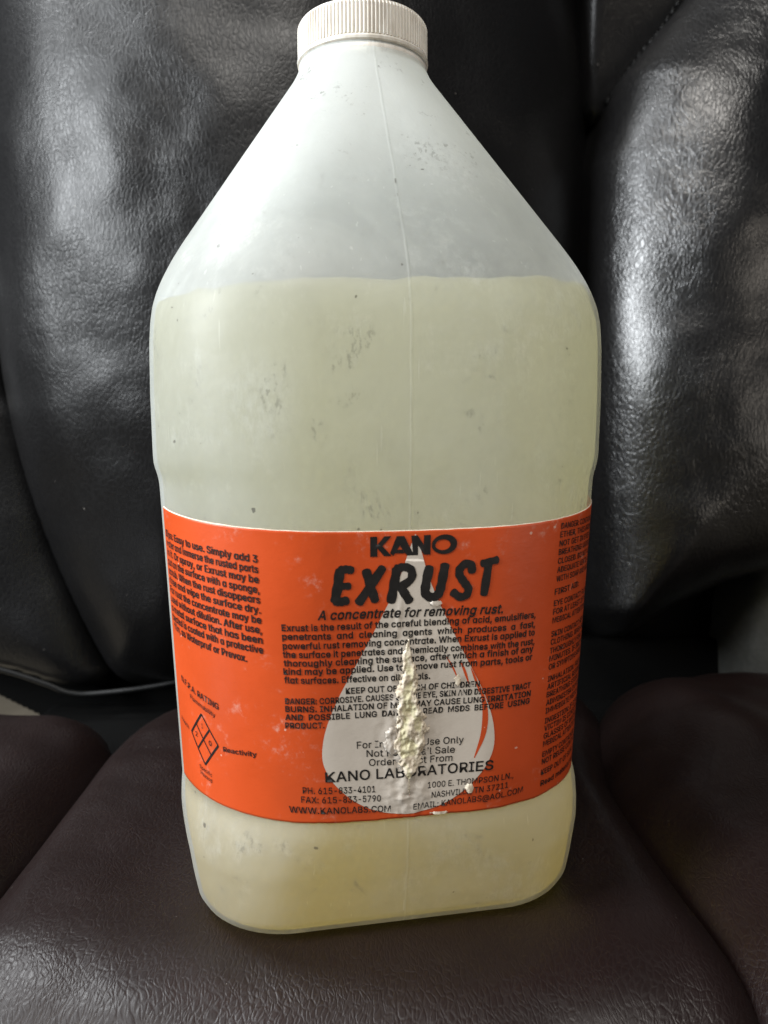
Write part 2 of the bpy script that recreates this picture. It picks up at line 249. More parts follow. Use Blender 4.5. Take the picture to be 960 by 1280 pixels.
# letters used on the label: character code, then advance, corner points, triangles
GL = {
65:(480,(8,0,101,254,138,254,231,0,198,0,144,151,138,167,132,186,125,210,116,239,123,239,114,209,106,185,100,166,95,151,43,0,55,71,55,99,185,99,185,71),(0,9,1,9,2,1,9,10,2,10,3,2,0,17,9,17,11,9,11,8,9,11,8,10,8,18,10,18,3,10,7,18,8,17,12,11,6,18,7,17,13,12,5,18,6,17,14,13,17,16,14,16,15,14,4,19,5,19,18,5,0,16,17,16,18,17,16,19,18,19,3,18,0,15,16,4,3,19)),
66:(456,(30,0,30,254,121,254,145,252,164,245,180,235,190,221,197,205,199,187,198,172,193,160,187,150,178,143,168,137,157,133,157,131,170,129,182,123,192,114,201,102,207,86,209,68,207,50,200,33,189,20,172,9,151,2,123,0,62,29,122,29,148,31,165,40,175,53,178,68,176,81,171,92,163,102,153,109,140,114,124,115,62,115,62,143,119,143,132,144,144,148,154,155,162,163,166,174,168,186,165,202,156,214,141,223,120,226,62,226),(0,53,1,53,2,1,53,3,2,53,4,3,53,5,4,53,52,5,52,6,5,0,41,53,51,6,52,50,6,51,50,7,6,49,7,50,49,8,7,48,8,49,48,9,8,47,9,48,46,9,47,46,10,9,45,10,46,45,11,10,44,11,45,44,12,11,43,12,44,42,12,43,42,13,12,0,40,41,40,42,41,40,13,42,40,14,13,40,15,14,40,16,15,40,17,16,40,39,17,39,18,17,0,28,40,38,18,39,37,18,38,37,19,18,36,19,37,36,20,19,35,20,36,34,20,35,34,21,20,33,21,34,32,21,33,32,22,21,31,22,32,31,23,22,30,23,31,30,24,23,29,24,30,0,29,28,0,24,29,0,25,24,0,26,25,0,27,26)),
67:(510,(134,-3,103,1,75,12,52,32,35,58,24,90,20,127,24,165,35,197,52,223,75,242,103,254,134,258,152,256,170,252,186,245,201,236,214,224,224,209,232,193,236,174,204,174,200,186,195,197,187,206,179,214,169,220,158,224,146,227,134,228,111,225,92,216,75,202,62,182,54,157,52,127,54,97,63,72,75,53,92,38,112,29,134,26,146,27,158,30,169,34,179,40,187,48,195,57,200,68,204,80,236,80,232,62,224,45,214,31,201,19,187,9,170,2,153,-2),(11,13,12,11,14,13,10,14,11,10,15,14,10,16,15,9,16,10,9,29,16,29,17,16,9,30,29,28,17,29,27,17,28,9,31,30,26,17,27,26,18,17,8,31,9,25,18,26,8,32,31,24,18,25,24,19,18,23,19,24,8,33,32,22,19,23,7,33,8,22,20,19,21,20,22,7,34,33,6,34,7,6,35,34,5,35,6,5,36,35,5,37,36,4,37,5,48,50,49,48,51,50,4,38,37,47,51,48,47,52,51,3,38,4,46,52,47,3,39,38,45,52,46,45,53,52,44,53,45,3,40,39,43,53,44,2,40,3,43,54,53,42,54,43,2,41,40,41,54,42,2,54,41,2,55,54,1,55,2,1,56,55,1,57,56,0,57,1)),
68:(502,(109,0,48,0,48,29,107,29,122,29,136,31,148,35,159,40,169,47,177,55,184,64,189,75,194,86,197,99,199,113,200,128,199,142,197,156,194,169,190,180,184,191,177,200,169,208,160,214,149,219,138,223,125,225,110,226,47,226,47,254,113,254,131,253,147,251,162,246,176,239,189,231,200,221,209,209,217,196,223,181,227,164,230,147,231,128,230,109,227,91,223,74,217,59,209,46,199,34,188,24,175,15,161,9,145,4,128,1,62,254,62,0,30,0,30,254),(56,29,57,29,54,57,56,28,29,54,30,29,55,30,54,55,27,30,27,31,30,27,32,31,27,33,32,27,34,33,27,35,34,27,26,35,26,36,35,56,27,28,56,2,27,2,55,27,25,36,26,24,36,25,24,37,36,23,37,24,22,37,23,22,38,37,21,38,22,20,38,21,20,39,38,19,39,20,19,40,39,18,40,19,17,40,18,17,41,40,16,41,17,16,42,41,15,42,16,14,42,15,14,43,42,13,43,14,13,44,43,12,44,13,12,45,44,11,45,12,10,45,11,10,46,45,9,46,10,9,47,46,8,47,9,7,47,8,7,48,47,6,48,7,5,48,6,5,49,48,4,49,5,3,49,4,56,1,2,55,3,2,55,49,3,55,50,49,55,51,50,55,52,51,55,53,52,55,0,53,1,55,56,55,0,1)),
69:(419,(30,0,30,254,186,254,186,226,62,226,62,143,178,143,178,114,62,114,62,29,188,29,188,0),(0,4,1,4,2,1,4,3,2,0,5,4,0,8,5,8,6,5,8,7,6,0,9,8,0,10,9,0,11,10)),
70:(410,(30,0,30,254,185,254,185,226,62,226,62,139,173,139,173,111,62,111,62,0),(0,4,1,4,2,1,4,3,2,0,5,4,0,8,5,8,6,5,8,7,6,0,9,8)),
71:(520,(134,-3,102,1,75,13,52,32,35,58,24,90,20,127,24,165,35,197,52,223,74,242,102,254,132,258,152,256,170,252,187,245,202,235,214,222,225,208,232,192,237,174,204,174,199,186,194,197,186,206,178,213,168,220,158,224,146,227,133,228,111,225,92,216,75,202,62,182,54,157,52,127,54,97,63,72,75,53,92,38,112,29,134,26,155,29,172,36,187,47,198,62,205,80,207,101,217,100,141,100,141,128,239,128,239,100,236,71,225,45,209,25,188,9,163,0),(11,13,12,11,14,13,10,14,11,10,15,14,10,16,15,9,16,10,9,29,16,29,17,16,9,30,29,28,17,29,27,17,28,9,31,30,26,17,27,8,31,9,26,18,17,25,18,26,8,32,31,24,18,25,24,19,18,23,19,24,8,33,32,7,33,8,22,19,23,22,20,19,21,20,22,7,34,33,6,34,7,6,35,34,49,51,50,49,47,51,47,52,51,5,35,6,5,36,35,49,46,47,48,52,47,48,53,52,46,48,49,46,53,48,5,37,36,4,37,5,45,53,46,4,38,37,45,54,53,44,54,45,3,38,4,3,39,38,43,54,44,43,55,54,3,40,39,42,55,43,2,40,3,2,41,40,41,55,42,2,55,41,2,56,55,1,56,2,1,57,56,0,57,1)),
72:(517,(30,0,30,254,62,254,62,144,196,144,196,254,228,254,228,0,196,0,196,116,62,116,62,0),(0,2,1,0,3,2,4,6,5,4,7,6,0,10,3,10,4,3,10,9,4,9,7,4,0,11,10,8,7,9)),
73:(300,(16,0,16,29,59,29,59,226,16,226,16,254,135,254,135,226,91,226,91,29,135,29,135,0),(4,6,5,4,7,6,3,7,4,2,8,3,8,7,3,2,9,8,0,2,1,0,9,2,0,10,9,0,11,10)),
74:(396,(93,-3,62,2,38,16,22,40,17,73,17,86,49,86,49,73,52,52,61,37,75,28,93,25,110,28,124,37,133,52,136,73,136,254,168,254,168,73,163,40,147,16,123,2),(15,17,16,15,18,17,4,6,5,4,7,6,3,7,4,3,8,7,14,18,15,14,19,18,3,9,8,13,19,14,2,9,3,13,20,19,2,10,9,12,20,13,11,20,12,2,11,10,2,20,11,1,20,2,1,21,20,0,21,1)),
75:(467,(52,73,52,108,61,119,70,131,78,141,87,152,96,162,106,172,182,254,224,254,116,138,114,138,30,0,30,254,62,254,62,167,62,112,62,97,62,0,186,0,94,130,114,155,224,0),(12,14,13,12,15,14,7,9,8,7,21,9,21,10,9,6,21,7,12,1,15,1,2,15,2,16,15,5,21,6,5,20,21,10,22,21,4,20,5,3,20,4,0,10,11,0,22,10,2,20,3,2,19,20,16,19,2,17,19,16,12,0,1,18,19,17,12,22,0,18,22,12,19,22,18)),
76:(393,(30,0,30,254,62,254,62,29,181,29,181,0),(0,2,1,0,3,2,0,4,3,0,5,4)),
77:(628,(30,0,30,254,76,254,139,94,141,87,144,79,147,71,150,61,153,52,156,42,158,33,161,24,154,24,156,32,159,41,162,51,165,61,168,70,171,79,174,87,176,94,238,254,284,254,284,0,252,0,252,145,252,154,252,163,252,174,253,184,253,195,253,207,253,218,253,229,256,229,253,217,249,205,245,193,241,181,237,171,234,161,231,152,228,145,171,0,143,0,85,145,83,152,80,160,76,170,72,181,69,192,65,204,60,216,56,229,59,229,60,219,60,208,60,197,60,186,61,175,61,164,61,154,61,145,61,0),(0,53,1,53,2,1,53,54,2,54,3,2,20,33,21,33,22,21,33,34,22,34,23,22,0,52,53,55,3,54,20,32,33,35,32,34,32,23,34,56,52,55,52,3,55,20,35,32,35,31,32,20,36,35,0,56,52,56,51,52,0,57,56,20,37,36,0,58,57,20,38,37,0,59,58,20,39,38,0,60,59,20,40,39,0,61,60,20,41,40,0,62,61,20,42,41,0,63,62,20,43,42,19,43,20,18,43,19,17,43,18,16,43,17,15,43,16,14,43,15,13,10,14,10,43,14,13,11,10,12,11,13)),
78:(523,(30,0,30,254,68,254,172,91,176,84,181,75,187,65,194,53,200,41,207,27,202,27,201,41,200,54,200,67,200,79,199,89,199,97,199,254,232,254,232,0,193,0,101,145,95,155,89,165,82,177,74,191,65,207,54,226,60,227,60,209,61,192,62,177,62,164,62,153,62,145,62,0),(0,27,1,27,2,1,27,28,2,28,3,2,16,18,17,16,19,18,29,26,28,26,3,28,0,29,27,29,26,27,0,30,29,25,3,26,0,31,30,24,3,25,23,3,24,0,32,31,22,3,23,0,33,32,21,3,22,0,34,33,0,35,34,20,3,21,15,19,16,20,4,3,14,19,15,20,5,4,13,19,14,20,6,5,12,19,13,20,7,6,11,19,12,20,8,7,20,10,8,10,9,8,10,19,11,20,19,10)),
79:(533,(133,-3,103,1,75,12,52,32,35,58,24,90,20,127,24,165,35,197,52,223,75,242,103,254,133,258,164,254,192,242,215,223,232,197,243,165,247,127,243,90,232,58,215,32,192,12,164,1,133,26,155,29,175,38,191,52,204,72,212,97,215,127,212,157,204,182,191,202,175,216,155,225,133,228,112,225,92,216,75,202,63,182,54,157,52,127,54,97,63,72,75,52,92,38,112,29),(11,13,12,10,13,11,10,14,13,9,14,10,9,36,14,36,15,14,9,37,36,35,15,36,34,15,35,9,38,37,8,38,9,34,16,15,33,16,34,8,39,38,32,16,33,8,40,39,7,40,8,32,17,16,31,17,32,7,41,40,6,41,7,31,18,17,30,18,31,6,42,41,5,42,6,5,43,42,29,18,30,29,19,18,5,44,43,28,19,29,4,44,5,28,20,19,4,45,44,27,20,28,3,45,4,27,21,20,3,46,45,26,21,27,3,47,46,25,21,26,25,22,21,2,47,3,2,24,47,24,22,25,2,22,24,1,22,2,1,23,22,1,0,23)),
80:(445,(30,0,30,254,118,254,144,252,166,244,183,231,195,215,202,195,204,174,202,152,195,133,183,116,166,104,144,96,118,93,55,93,55,121,116,121,134,123,149,128,159,136,167,147,171,160,172,174,171,188,167,201,159,211,148,219,134,224,116,226,62,226,62,0),(0,30,1,30,2,1,30,3,2,30,4,3,30,5,4,30,29,5,29,28,5,28,6,5,0,16,30,16,31,30,27,6,28,26,6,27,26,7,6,25,7,26,24,7,25,24,8,7,23,8,24,22,8,23,22,9,8,21,9,22,21,10,9,20,10,21,19,10,20,19,11,10,18,11,19,17,11,18,0,15,16,31,17,16,31,14,17,14,11,17,14,12,11,14,13,12,0,14,15,0,31,14)),
81:(533,(123,80,156,80,185,42,192,32,234,-24,200,-24,173,13,166,23,133,-3,103,1,75,12,52,32,35,58,24,90,20,127,24,165,35,197,52,223,75,242,103,254,133,258,164,254,192,242,215,223,232,197,243,165,247,127,243,90,232,58,215,32,192,12,164,1,133,26,155,29,175,38,191,52,204,72,212,97,215,127,212,157,204,182,191,202,175,216,155,225,133,228,112,225,92,216,75,202,63,182,54,157,52,127,54,97,63,72,75,52,92,38,112,29),(19,21,20,18,21,19,18,22,21,17,22,18,17,44,22,44,23,22,17,45,44,43,23,44,42,23,43,17,46,45,16,46,17,42,24,23,41,24,42,16,47,46,40,24,41,16,48,47,15,48,16,40,25,24,39,25,40,15,49,48,14,49,15,39,26,25,38,26,39,14,50,49,13,50,14,13,51,50,37,26,38,37,27,26,13,52,51,36,27,37,12,52,13,36,28,27,7,1,0,7,34,1,34,2,1,12,53,52,35,28,36,11,53,12,35,29,28,11,54,53,34,2,35,2,29,35,3,29,2,11,55,54,33,7,34,4,29,3,30,4,29,10,55,11,10,32,55,32,7,33,10,7,32,10,6,7,10,31,6,31,5,6,9,31,10,31,4,30,9,8,31,5,4,31)),
82:(449,(30,0,30,254,118,254,145,252,167,244,183,232,195,217,202,198,205,176,202,154,195,136,183,120,166,109,145,101,118,99,48,99,48,128,117,128,135,129,149,133,160,141,167,150,171,162,173,176,171,190,167,202,159,212,149,220,134,224,116,226,62,226,62,0,177,0,115,115,151,115,214,0),(0,16,1,16,30,1,30,2,1,30,3,2,30,4,3,30,5,4,30,29,5,29,28,5,28,6,5,16,31,30,27,6,28,26,6,27,26,7,6,25,7,26,24,7,25,24,8,7,23,8,24,22,8,23,22,9,8,21,9,22,21,10,9,20,10,21,19,10,20,19,11,10,18,11,19,17,11,18,0,15,16,31,17,16,31,33,17,33,11,17,33,34,11,34,12,11,31,14,33,14,32,33,35,12,34,13,35,12,14,35,13,0,14,15,0,31,14,32,35,14)),
83:(447,(112,-4,86,-2,64,5,46,15,32,30,23,48,19,68,52,68,55,55,62,44,71,35,83,29,97,26,112,25,128,26,143,30,155,37,165,46,171,57,173,70,171,81,166,89,158,96,148,102,136,107,122,111,92,120,64,130,43,145,30,163,26,186,29,206,37,224,51,238,69,249,90,256,114,258,137,256,158,249,175,238,189,224,197,208,200,189,169,189,163,206,151,219,134,227,112,229,97,228,84,224,73,218,64,209,59,199,58,188,60,176,65,167,74,160,85,154,96,150,106,147,132,140,144,136,156,132,168,126,179,119,189,110,197,99,202,85,204,69,201,50,193,32,180,17,162,5,139,-2),(35,37,36,34,37,35,34,38,37,33,38,34,33,39,38,33,40,39,32,47,33,47,40,33,32,48,47,46,40,47,32,49,48,45,40,46,45,41,40,31,49,32,31,50,49,44,41,45,31,51,50,31,52,51,44,42,41,30,52,31,43,42,44,30,53,52,30,54,53,29,54,30,29,55,54,29,56,55,28,56,29,28,57,56,28,58,57,28,59,58,28,60,59,27,60,28,27,61,60,27,62,61,27,63,62,26,63,27,26,64,63,25,64,26,25,65,64,24,65,25,24,66,65,23,66,24,22,66,23,22,67,66,21,67,22,20,67,21,20,68,67,19,68,20,18,68,19,18,69,68,5,7,6,5,8,7,17,69,18,5,9,8,17,70,69,4,9,5,16,70,17,4,10,9,15,70,16,4,11,10,15,71,70,14,71,15,3,11,4,3,12,11,13,71,14,3,13,12,3,71,13,3,72,71,2,72,3,2,73,72,1,73,2,1,0,73)),
84:(449,(16,226,16,254,208,254,208,226,128,226,128,0,96,0,96,226),(0,2,1,0,3,2,7,3,0,6,4,7,4,3,7,6,5,4)),
85:(517,(129,-4,101,-1,77,8,57,22,42,40,33,62,30,87,30,254,62,254,62,89,64,72,70,57,80,44,94,34,110,28,129,26,149,28,165,34,179,44,188,57,194,72,196,89,196,254,229,254,229,87,226,62,216,40,201,22,182,8,157,-1),(6,8,7,6,9,8,21,23,22,21,24,23,6,10,9,20,24,21,5,10,6,20,25,24,5,11,10,19,25,20,19,26,25,4,11,5,4,12,11,18,26,19,4,13,12,17,26,18,3,13,4,17,27,26,3,14,13,16,27,17,3,15,14,15,27,16,3,27,15,2,27,3,2,28,27,1,28,2,1,29,28,0,29,1)),
86:(480,(102,0,8,254,42,254,96,103,101,88,108,69,115,45,124,15,117,15,126,45,133,69,140,88,145,103,197,254,231,254,139,0),(0,2,1,0,3,2,12,14,13,12,15,14,0,4,3,11,15,12,10,15,11,0,5,4,9,15,10,0,6,5,8,7,9,7,15,9,0,7,6,0,15,7)),
87:(686,(78,0,8,254,41,254,82,98,85,85,88,73,91,60,93,47,96,33,98,20,95,20,97,33,100,47,103,60,106,73,109,85,112,98,153,254,190,254,231,98,234,85,237,73,240,60,243,47,246,33,249,20,244,20,247,33,249,47,252,60,255,73,258,85,261,98,302,254,335,254,265,0,228,0,184,161,180,178,176,196,172,215,168,237,175,237,171,216,167,197,164,179,159,161,115,0),(0,2,1,0,3,2,16,41,17,41,18,17,41,42,18,42,19,18,32,34,33,32,35,34,16,43,41,43,40,41,43,40,42,40,19,42,16,44,43,39,19,40,16,45,44,38,19,39,16,46,45,37,19,38,16,47,46,36,19,37,0,4,3,15,47,16,36,20,19,31,35,32,0,5,4,14,47,15,36,21,20,30,35,31,0,6,5,13,47,14,36,22,21,29,35,30,0,7,6,12,47,13,36,23,22,28,35,29,0,8,7,11,47,12,36,24,23,27,35,28,0,10,8,10,9,8,10,47,11,36,26,24,26,25,24,26,35,27,0,47,10,36,35,26)),
88:(474,(9,0,109,142,109,118,15,254,52,254,89,200,96,190,102,181,107,172,112,164,116,156,122,146,116,146,121,156,126,164,131,172,136,181,142,190,149,200,187,254,223,254,129,119,129,143,228,0,191,0,146,65,140,74,134,83,129,90,125,98,120,106,115,116,122,116,117,106,113,98,108,91,103,83,97,74,91,65,46,0),(2,4,3,2,5,4,18,20,19,18,21,20,2,6,5,17,21,18,2,7,6,16,21,17,2,8,7,15,21,16,2,1,8,1,9,8,14,22,15,22,21,15,1,10,9,13,22,14,1,12,10,12,11,10,12,22,13,1,22,12,1,23,22,0,31,1,31,32,1,32,23,1,0,33,31,33,30,31,33,30,32,30,23,32,0,34,33,29,23,30,0,35,34,28,23,29,0,36,35,27,23,28,0,37,36,26,23,27,0,38,37,25,23,26,0,39,38,24,23,25)),
89:(472,(102,0,102,104,8,254,46,254,96,172,104,159,111,146,118,132,125,115,112,115,119,132,126,146,133,159,140,172,191,254,228,254,134,104,134,0),(1,3,2,1,4,3,13,15,14,13,16,15,1,5,4,12,16,13,11,16,12,1,6,5,10,16,11,1,7,6,9,8,10,8,16,10,1,8,7,1,16,8,0,16,1,0,17,16)),
90:(438,(21,0,21,23,137,193,145,204,153,215,162,227,170,238,174,227,158,227,143,226,127,226,111,226,20,226,20,254,198,254,198,231,84,64,76,52,67,40,58,28,49,17,45,27,61,28,76,28,92,28,107,29,200,29,200,0),(12,14,13,12,6,14,6,15,14,12,5,6,7,15,6,7,16,15,8,5,7,5,16,7,12,8,5,8,4,5,12,9,8,12,10,9,12,11,10,24,26,25,24,27,26,23,27,24,22,27,23,21,27,22)),
97:(389,(80,-4,63,-3,47,2,34,11,24,22,17,37,15,54,17,69,22,80,29,90,39,97,50,102,63,105,76,108,89,110,105,112,117,113,126,115,133,117,136,121,138,127,138,128,137,139,133,148,128,156,120,161,110,164,98,165,85,164,75,161,66,156,59,150,54,144,50,137,20,146,29,161,39,173,52,182,66,188,82,191,97,192,108,192,119,190,131,186,143,180,153,172,161,160,167,145,168,126,168,0,138,0,138,26,136,26,132,19,126,12,118,6,108,1,95,-3,85,23,101,24,114,29,124,37,132,47,136,57,138,69,138,95,135,93,130,91,123,89,116,88,108,87,100,86,93,85,88,84,77,82,67,79,58,75,52,70,47,62,46,52,47,43,51,36,57,30,65,26,74,24),(39,41,40,39,42,41,38,42,39,38,43,42,37,43,38,37,44,43,36,44,37,36,45,44,35,45,36,35,27,45,27,46,45,35,28,27,26,46,27,35,29,28,25,46,26,35,30,29,34,30,35,24,46,25,24,47,46,34,31,30,23,47,24,34,32,31,22,47,23,33,32,34,22,48,47,21,48,22,20,48,21,19,48,20,19,49,48,18,49,19,17,65,18,65,49,18,16,65,17,15,65,16,14,65,15,13,65,14,12,65,13,11,65,12,10,65,11,9,65,10,9,66,65,64,49,65,9,67,66,9,68,67,8,68,9,8,69,68,8,70,69,8,71,70,8,72,71,8,73,72,8,74,73,8,75,74,7,75,8,7,76,75,7,77,76,7,78,77,63,49,64,6,78,7,6,79,78,62,49,63,5,79,6,5,80,79,61,51,62,51,49,62,5,81,80,60,51,61,4,81,5,4,82,81,4,83,82,59,52,60,52,51,60,4,84,83,59,53,52,50,49,51,58,53,59,4,58,84,4,53,58,3,53,4,3,54,53,3,55,54,2,55,3,2,56,55,1,56,2,1,57,56,0,57,1)),
98:(424,(115,-4,99,-3,86,2,76,8,69,16,63,23,59,29,56,29,56,0,26,0,26,254,57,254,57,160,59,160,63,166,69,173,76,180,86,186,98,191,115,192,137,189,156,180,173,166,185,146,193,122,195,94,193,66,185,42,173,23,157,8,137,-1,110,23,126,26,140,33,150,44,158,58,163,75,164,95,163,114,158,131,150,145,140,156,126,163,110,165,94,163,81,156,70,145,62,131,58,114,56,95,58,75,63,58,70,43,81,32,94,26),(9,11,10,9,12,11,18,20,19,17,20,18,17,21,20,16,21,17,16,22,21,15,22,16,14,22,15,14,43,22,43,42,22,42,23,22,13,43,14,13,44,43,13,45,44,41,23,42,9,13,12,9,47,13,47,46,13,46,45,13,40,23,41,40,24,23,39,24,40,9,48,47,38,24,39,38,25,24,9,49,48,37,25,38,9,50,49,36,25,37,36,26,25,35,26,36,9,51,50,35,27,26,34,27,35,9,7,51,7,52,51,33,27,34,7,53,52,33,28,27,32,28,33,7,6,53,6,54,53,9,8,7,5,54,6,31,28,32,5,31,54,5,28,31,4,28,5,4,29,28,3,29,4,2,29,3,2,30,29,1,30,2,1,0,30)),
99:(396,(104,-4,79,-1,58,8,41,23,28,43,20,66,17,94,20,122,28,146,41,165,58,180,79,189,104,192,117,191,130,189,142,184,153,178,162,170,170,161,176,150,181,138,151,131,149,138,145,145,141,150,135,155,128,159,121,162,113,164,104,165,86,162,73,155,62,144,54,129,50,112,48,94,50,75,54,59,62,44,73,33,86,26,104,23,113,24,121,26,129,29,135,33,141,38,146,44,149,51,152,59,181,51,177,39,171,28,163,19,153,11,142,4,130,0,117,-3),(11,13,12,11,14,13,10,14,11,10,15,14,10,16,15,9,16,10,9,17,16,9,29,17,29,18,17,8,30,9,30,29,9,28,18,29,27,18,28,8,31,30,26,18,27,26,19,18,25,19,26,24,19,25,8,32,31,23,19,24,23,20,19,7,32,8,22,20,23,7,33,32,22,21,20,7,34,33,6,34,7,6,35,34,5,35,6,5,36,35,5,37,36,4,37,5,4,38,37,48,50,49,48,51,50,47,51,48,46,51,47,4,39,38,3,39,4,46,52,51,45,52,46,44,52,45,3,40,39,43,52,44,43,53,52,42,53,43,3,41,40,41,53,42,3,53,41,2,53,3,2,54,53,2,55,54,1,55,2,1,56,55,1,57,56,0,57,1)),
100:(424,(98,-4,75,-1,56,8,40,23,27,42,20,66,17,94,20,122,27,146,40,166,56,180,75,189,98,192,114,191,126,186,136,180,144,173,149,166,153,160,155,160,155,254,186,254,186,0,156,0,156,29,153,29,149,23,143,16,136,8,126,2,114,-3,102,23,118,26,132,32,142,43,150,58,154,75,156,95,154,114,150,131,142,145,132,156,118,163,102,165,86,163,72,156,62,145,54,131,50,114,48,95,50,75,54,58,62,44,73,33,86,26),(19,21,20,19,22,21,11,13,12,11,14,13,10,14,11,10,15,14,9,15,10,9,16,15,9,17,16,8,44,9,44,43,9,43,17,9,43,18,17,42,18,43,41,18,42,8,45,44,41,19,18,41,40,19,40,39,19,39,22,19,8,46,45,7,46,8,7,47,46,38,22,39,7,48,47,6,48,7,37,22,38,6,49,48,6,50,49,36,22,37,5,50,6,5,51,50,35,22,36,4,51,5,4,52,51,34,24,35,24,22,35,4,53,52,33,24,34,3,53,4,3,54,53,32,25,33,25,24,33,32,26,25,23,22,24,3,31,54,31,26,32,3,26,31,3,27,26,2,27,3,2,28,27,2,29,28,1,29,2,1,30,29,0,30,1)),
101:(404,(106,-4,80,-1,58,8,41,23,28,42,20,66,17,93,20,121,28,145,40,165,58,180,78,189,103,192,118,191,133,187,147,180,160,170,170,157,179,141,184,121,186,97,186,85,37,85,37,110,169,110,155,101,153,119,149,134,141,147,131,157,118,163,103,165,87,163,73,157,62,147,54,135,50,121,48,105,48,89,50,69,55,53,64,40,76,31,90,25,106,23,117,24,127,26,135,31,143,36,149,44,153,53,182,45,177,32,168,20,156,10,141,2,125,-3),(11,13,12,11,14,13,10,14,11,10,15,14,10,16,15,9,16,10,9,31,16,31,17,16,9,32,31,30,17,31,8,32,9,29,17,30,8,33,32,29,18,17,28,18,29,8,34,33,27,18,28,8,35,34,7,35,8,27,19,18,7,36,35,26,19,27,26,24,19,24,20,19,6,23,7,23,36,7,23,37,36,25,24,26,6,22,23,37,24,23,37,20,24,38,20,37,38,21,20,5,22,6,39,21,38,5,21,22,5,39,21,5,40,39,4,40,5,4,41,40,49,51,50,49,52,51,48,52,49,3,41,4,3,42,41,47,52,48,47,53,52,3,43,42,46,53,47,45,53,46,3,44,43,44,53,45,3,53,44,2,53,3,2,54,53,2,55,54,1,55,2,1,56,55,0,56,1)),
102:(254,(114,190,114,164,3,164,3,190,40,0,40,216,42,231,48,243,57,252,68,259,80,264,94,265,103,265,111,263,117,262,121,260,114,234,111,235,107,236,103,237,97,237,85,235,77,230,72,221,71,209,71,0),(10,12,11,10,13,12,9,13,10,9,14,13,9,15,14,9,16,15,8,17,9,17,16,9,7,19,8,19,18,8,18,17,8,6,20,7,20,19,7,6,21,20,6,22,21,5,22,6,5,23,22,5,24,23,4,24,5,4,25,24,2,0,3,2,1,0)),
103:(425,(103,-75,84,-74,67,-70,53,-63,41,-55,32,-45,25,-35,51,-20,55,-26,61,-33,68,-39,77,-44,89,-48,103,-49,124,-46,141,-38,152,-23,156,-3,156,34,153,34,149,28,143,21,136,14,126,8,114,4,97,2,76,5,56,13,40,27,28,45,20,68,17,96,20,123,27,147,40,166,56,180,76,189,98,192,114,191,127,186,137,180,144,173,150,166,154,159,157,159,157,190,186,190,186,-4,183,-27,175,-45,162,-59,145,-68,125,-73,102,30,118,32,132,38,142,47,150,61,155,77,156,96,155,115,150,132,142,146,132,156,119,163,102,165,86,163,73,156,62,145,54,131,50,115,48,96,50,78,54,61,62,48,73,38,86,32),(36,38,37,36,39,38,44,46,45,44,47,46,35,39,36,35,40,39,34,40,35,34,41,40,34,42,41,33,66,34,66,65,34,65,42,34,65,43,42,64,43,65,63,43,64,33,67,66,63,44,43,63,62,44,62,61,44,61,60,44,60,47,44,33,68,67,32,68,33,32,69,68,32,70,69,31,70,32,59,47,60,31,71,70,31,72,71,58,47,59,30,72,31,30,73,72,57,47,58,29,73,30,29,74,73,56,18,57,18,47,57,29,75,74,55,18,56,28,75,29,28,76,75,54,19,55,19,18,55,54,20,19,17,47,18,28,53,76,53,20,54,28,20,53,28,21,20,27,21,28,27,22,21,27,23,22,26,23,27,26,24,23,25,24,26,16,47,17,16,48,47,6,8,7,15,48,16,6,9,8,15,49,48,6,10,9,5,10,6,14,49,15,5,11,10,5,12,11,14,50,49,4,12,5,13,50,14,4,13,12,4,50,13,3,50,4,3,51,50,2,51,3,2,52,51,1,52,2,1,0,52)),
104:(410,(57,113,57,0,26,0,26,254,57,254,57,144,51,144,62,166,76,181,94,189,114,192,132,190,148,184,161,174,170,160,177,142,179,120,179,0,148,0,148,118,145,137,136,152,123,161,105,165,92,163,80,159,71,151,63,141,58,129),(2,4,3,2,6,4,6,5,4,9,11,10,9,12,11,8,12,9,8,13,12,7,13,8,7,23,13,23,14,13,6,25,7,25,24,7,24,23,7,22,14,23,21,14,22,21,15,14,6,26,25,20,15,21,6,27,26,2,28,6,28,27,6,20,16,15,19,16,20,2,0,28,19,17,16,18,17,19,2,1,0)),
105:(167,(42,221,34,223,27,227,22,234,21,242,22,249,27,256,34,260,42,262,50,260,57,256,62,249,63,242,62,234,57,227,50,223,26,0,26,190,57,190,57,0),(16,18,17,16,19,18,7,9,8,6,9,7,6,10,9,5,10,6,5,11,10,4,11,5,4,12,11,3,12,4,3,13,12,2,13,3,2,14,13,1,14,2,1,15,14,0,15,1)),
106:(167,(42,221,34,223,27,227,22,234,20,242,22,249,27,256,34,260,42,262,50,260,57,256,61,249,63,242,61,234,57,227,50,223,26,190,57,190,57,-15,55,-31,51,-45,43,-56,32,-65,19,-70,2,-71,-5,-71,-5,-43,1,-43,12,-42,20,-36,25,-27,26,-15),(31,17,16,31,18,17,30,18,31,30,19,18,29,19,30,29,20,19,28,20,29,27,20,28,25,27,26,25,20,27,25,21,20,25,22,21,25,23,22,25,24,23,7,9,8,6,9,7,6,10,9,5,10,6,5,11,10,4,11,5,4,12,11,3,12,4,3,13,12,2,13,3,2,14,13,1,14,2,1,15,14,0,15,1)),
107:(381,(55,68,55,106,60,106,142,190,180,190,92,100,89,100,26,0,26,254,57,254,57,0,147,0,74,93,96,114,186,0),(7,9,8,7,1,9,1,10,9,2,4,3,2,13,4,13,5,4,2,12,13,5,14,13,7,0,1,10,2,1,10,12,2,0,5,6,0,14,5,10,11,12,7,14,0,10,14,7,11,14,10)),
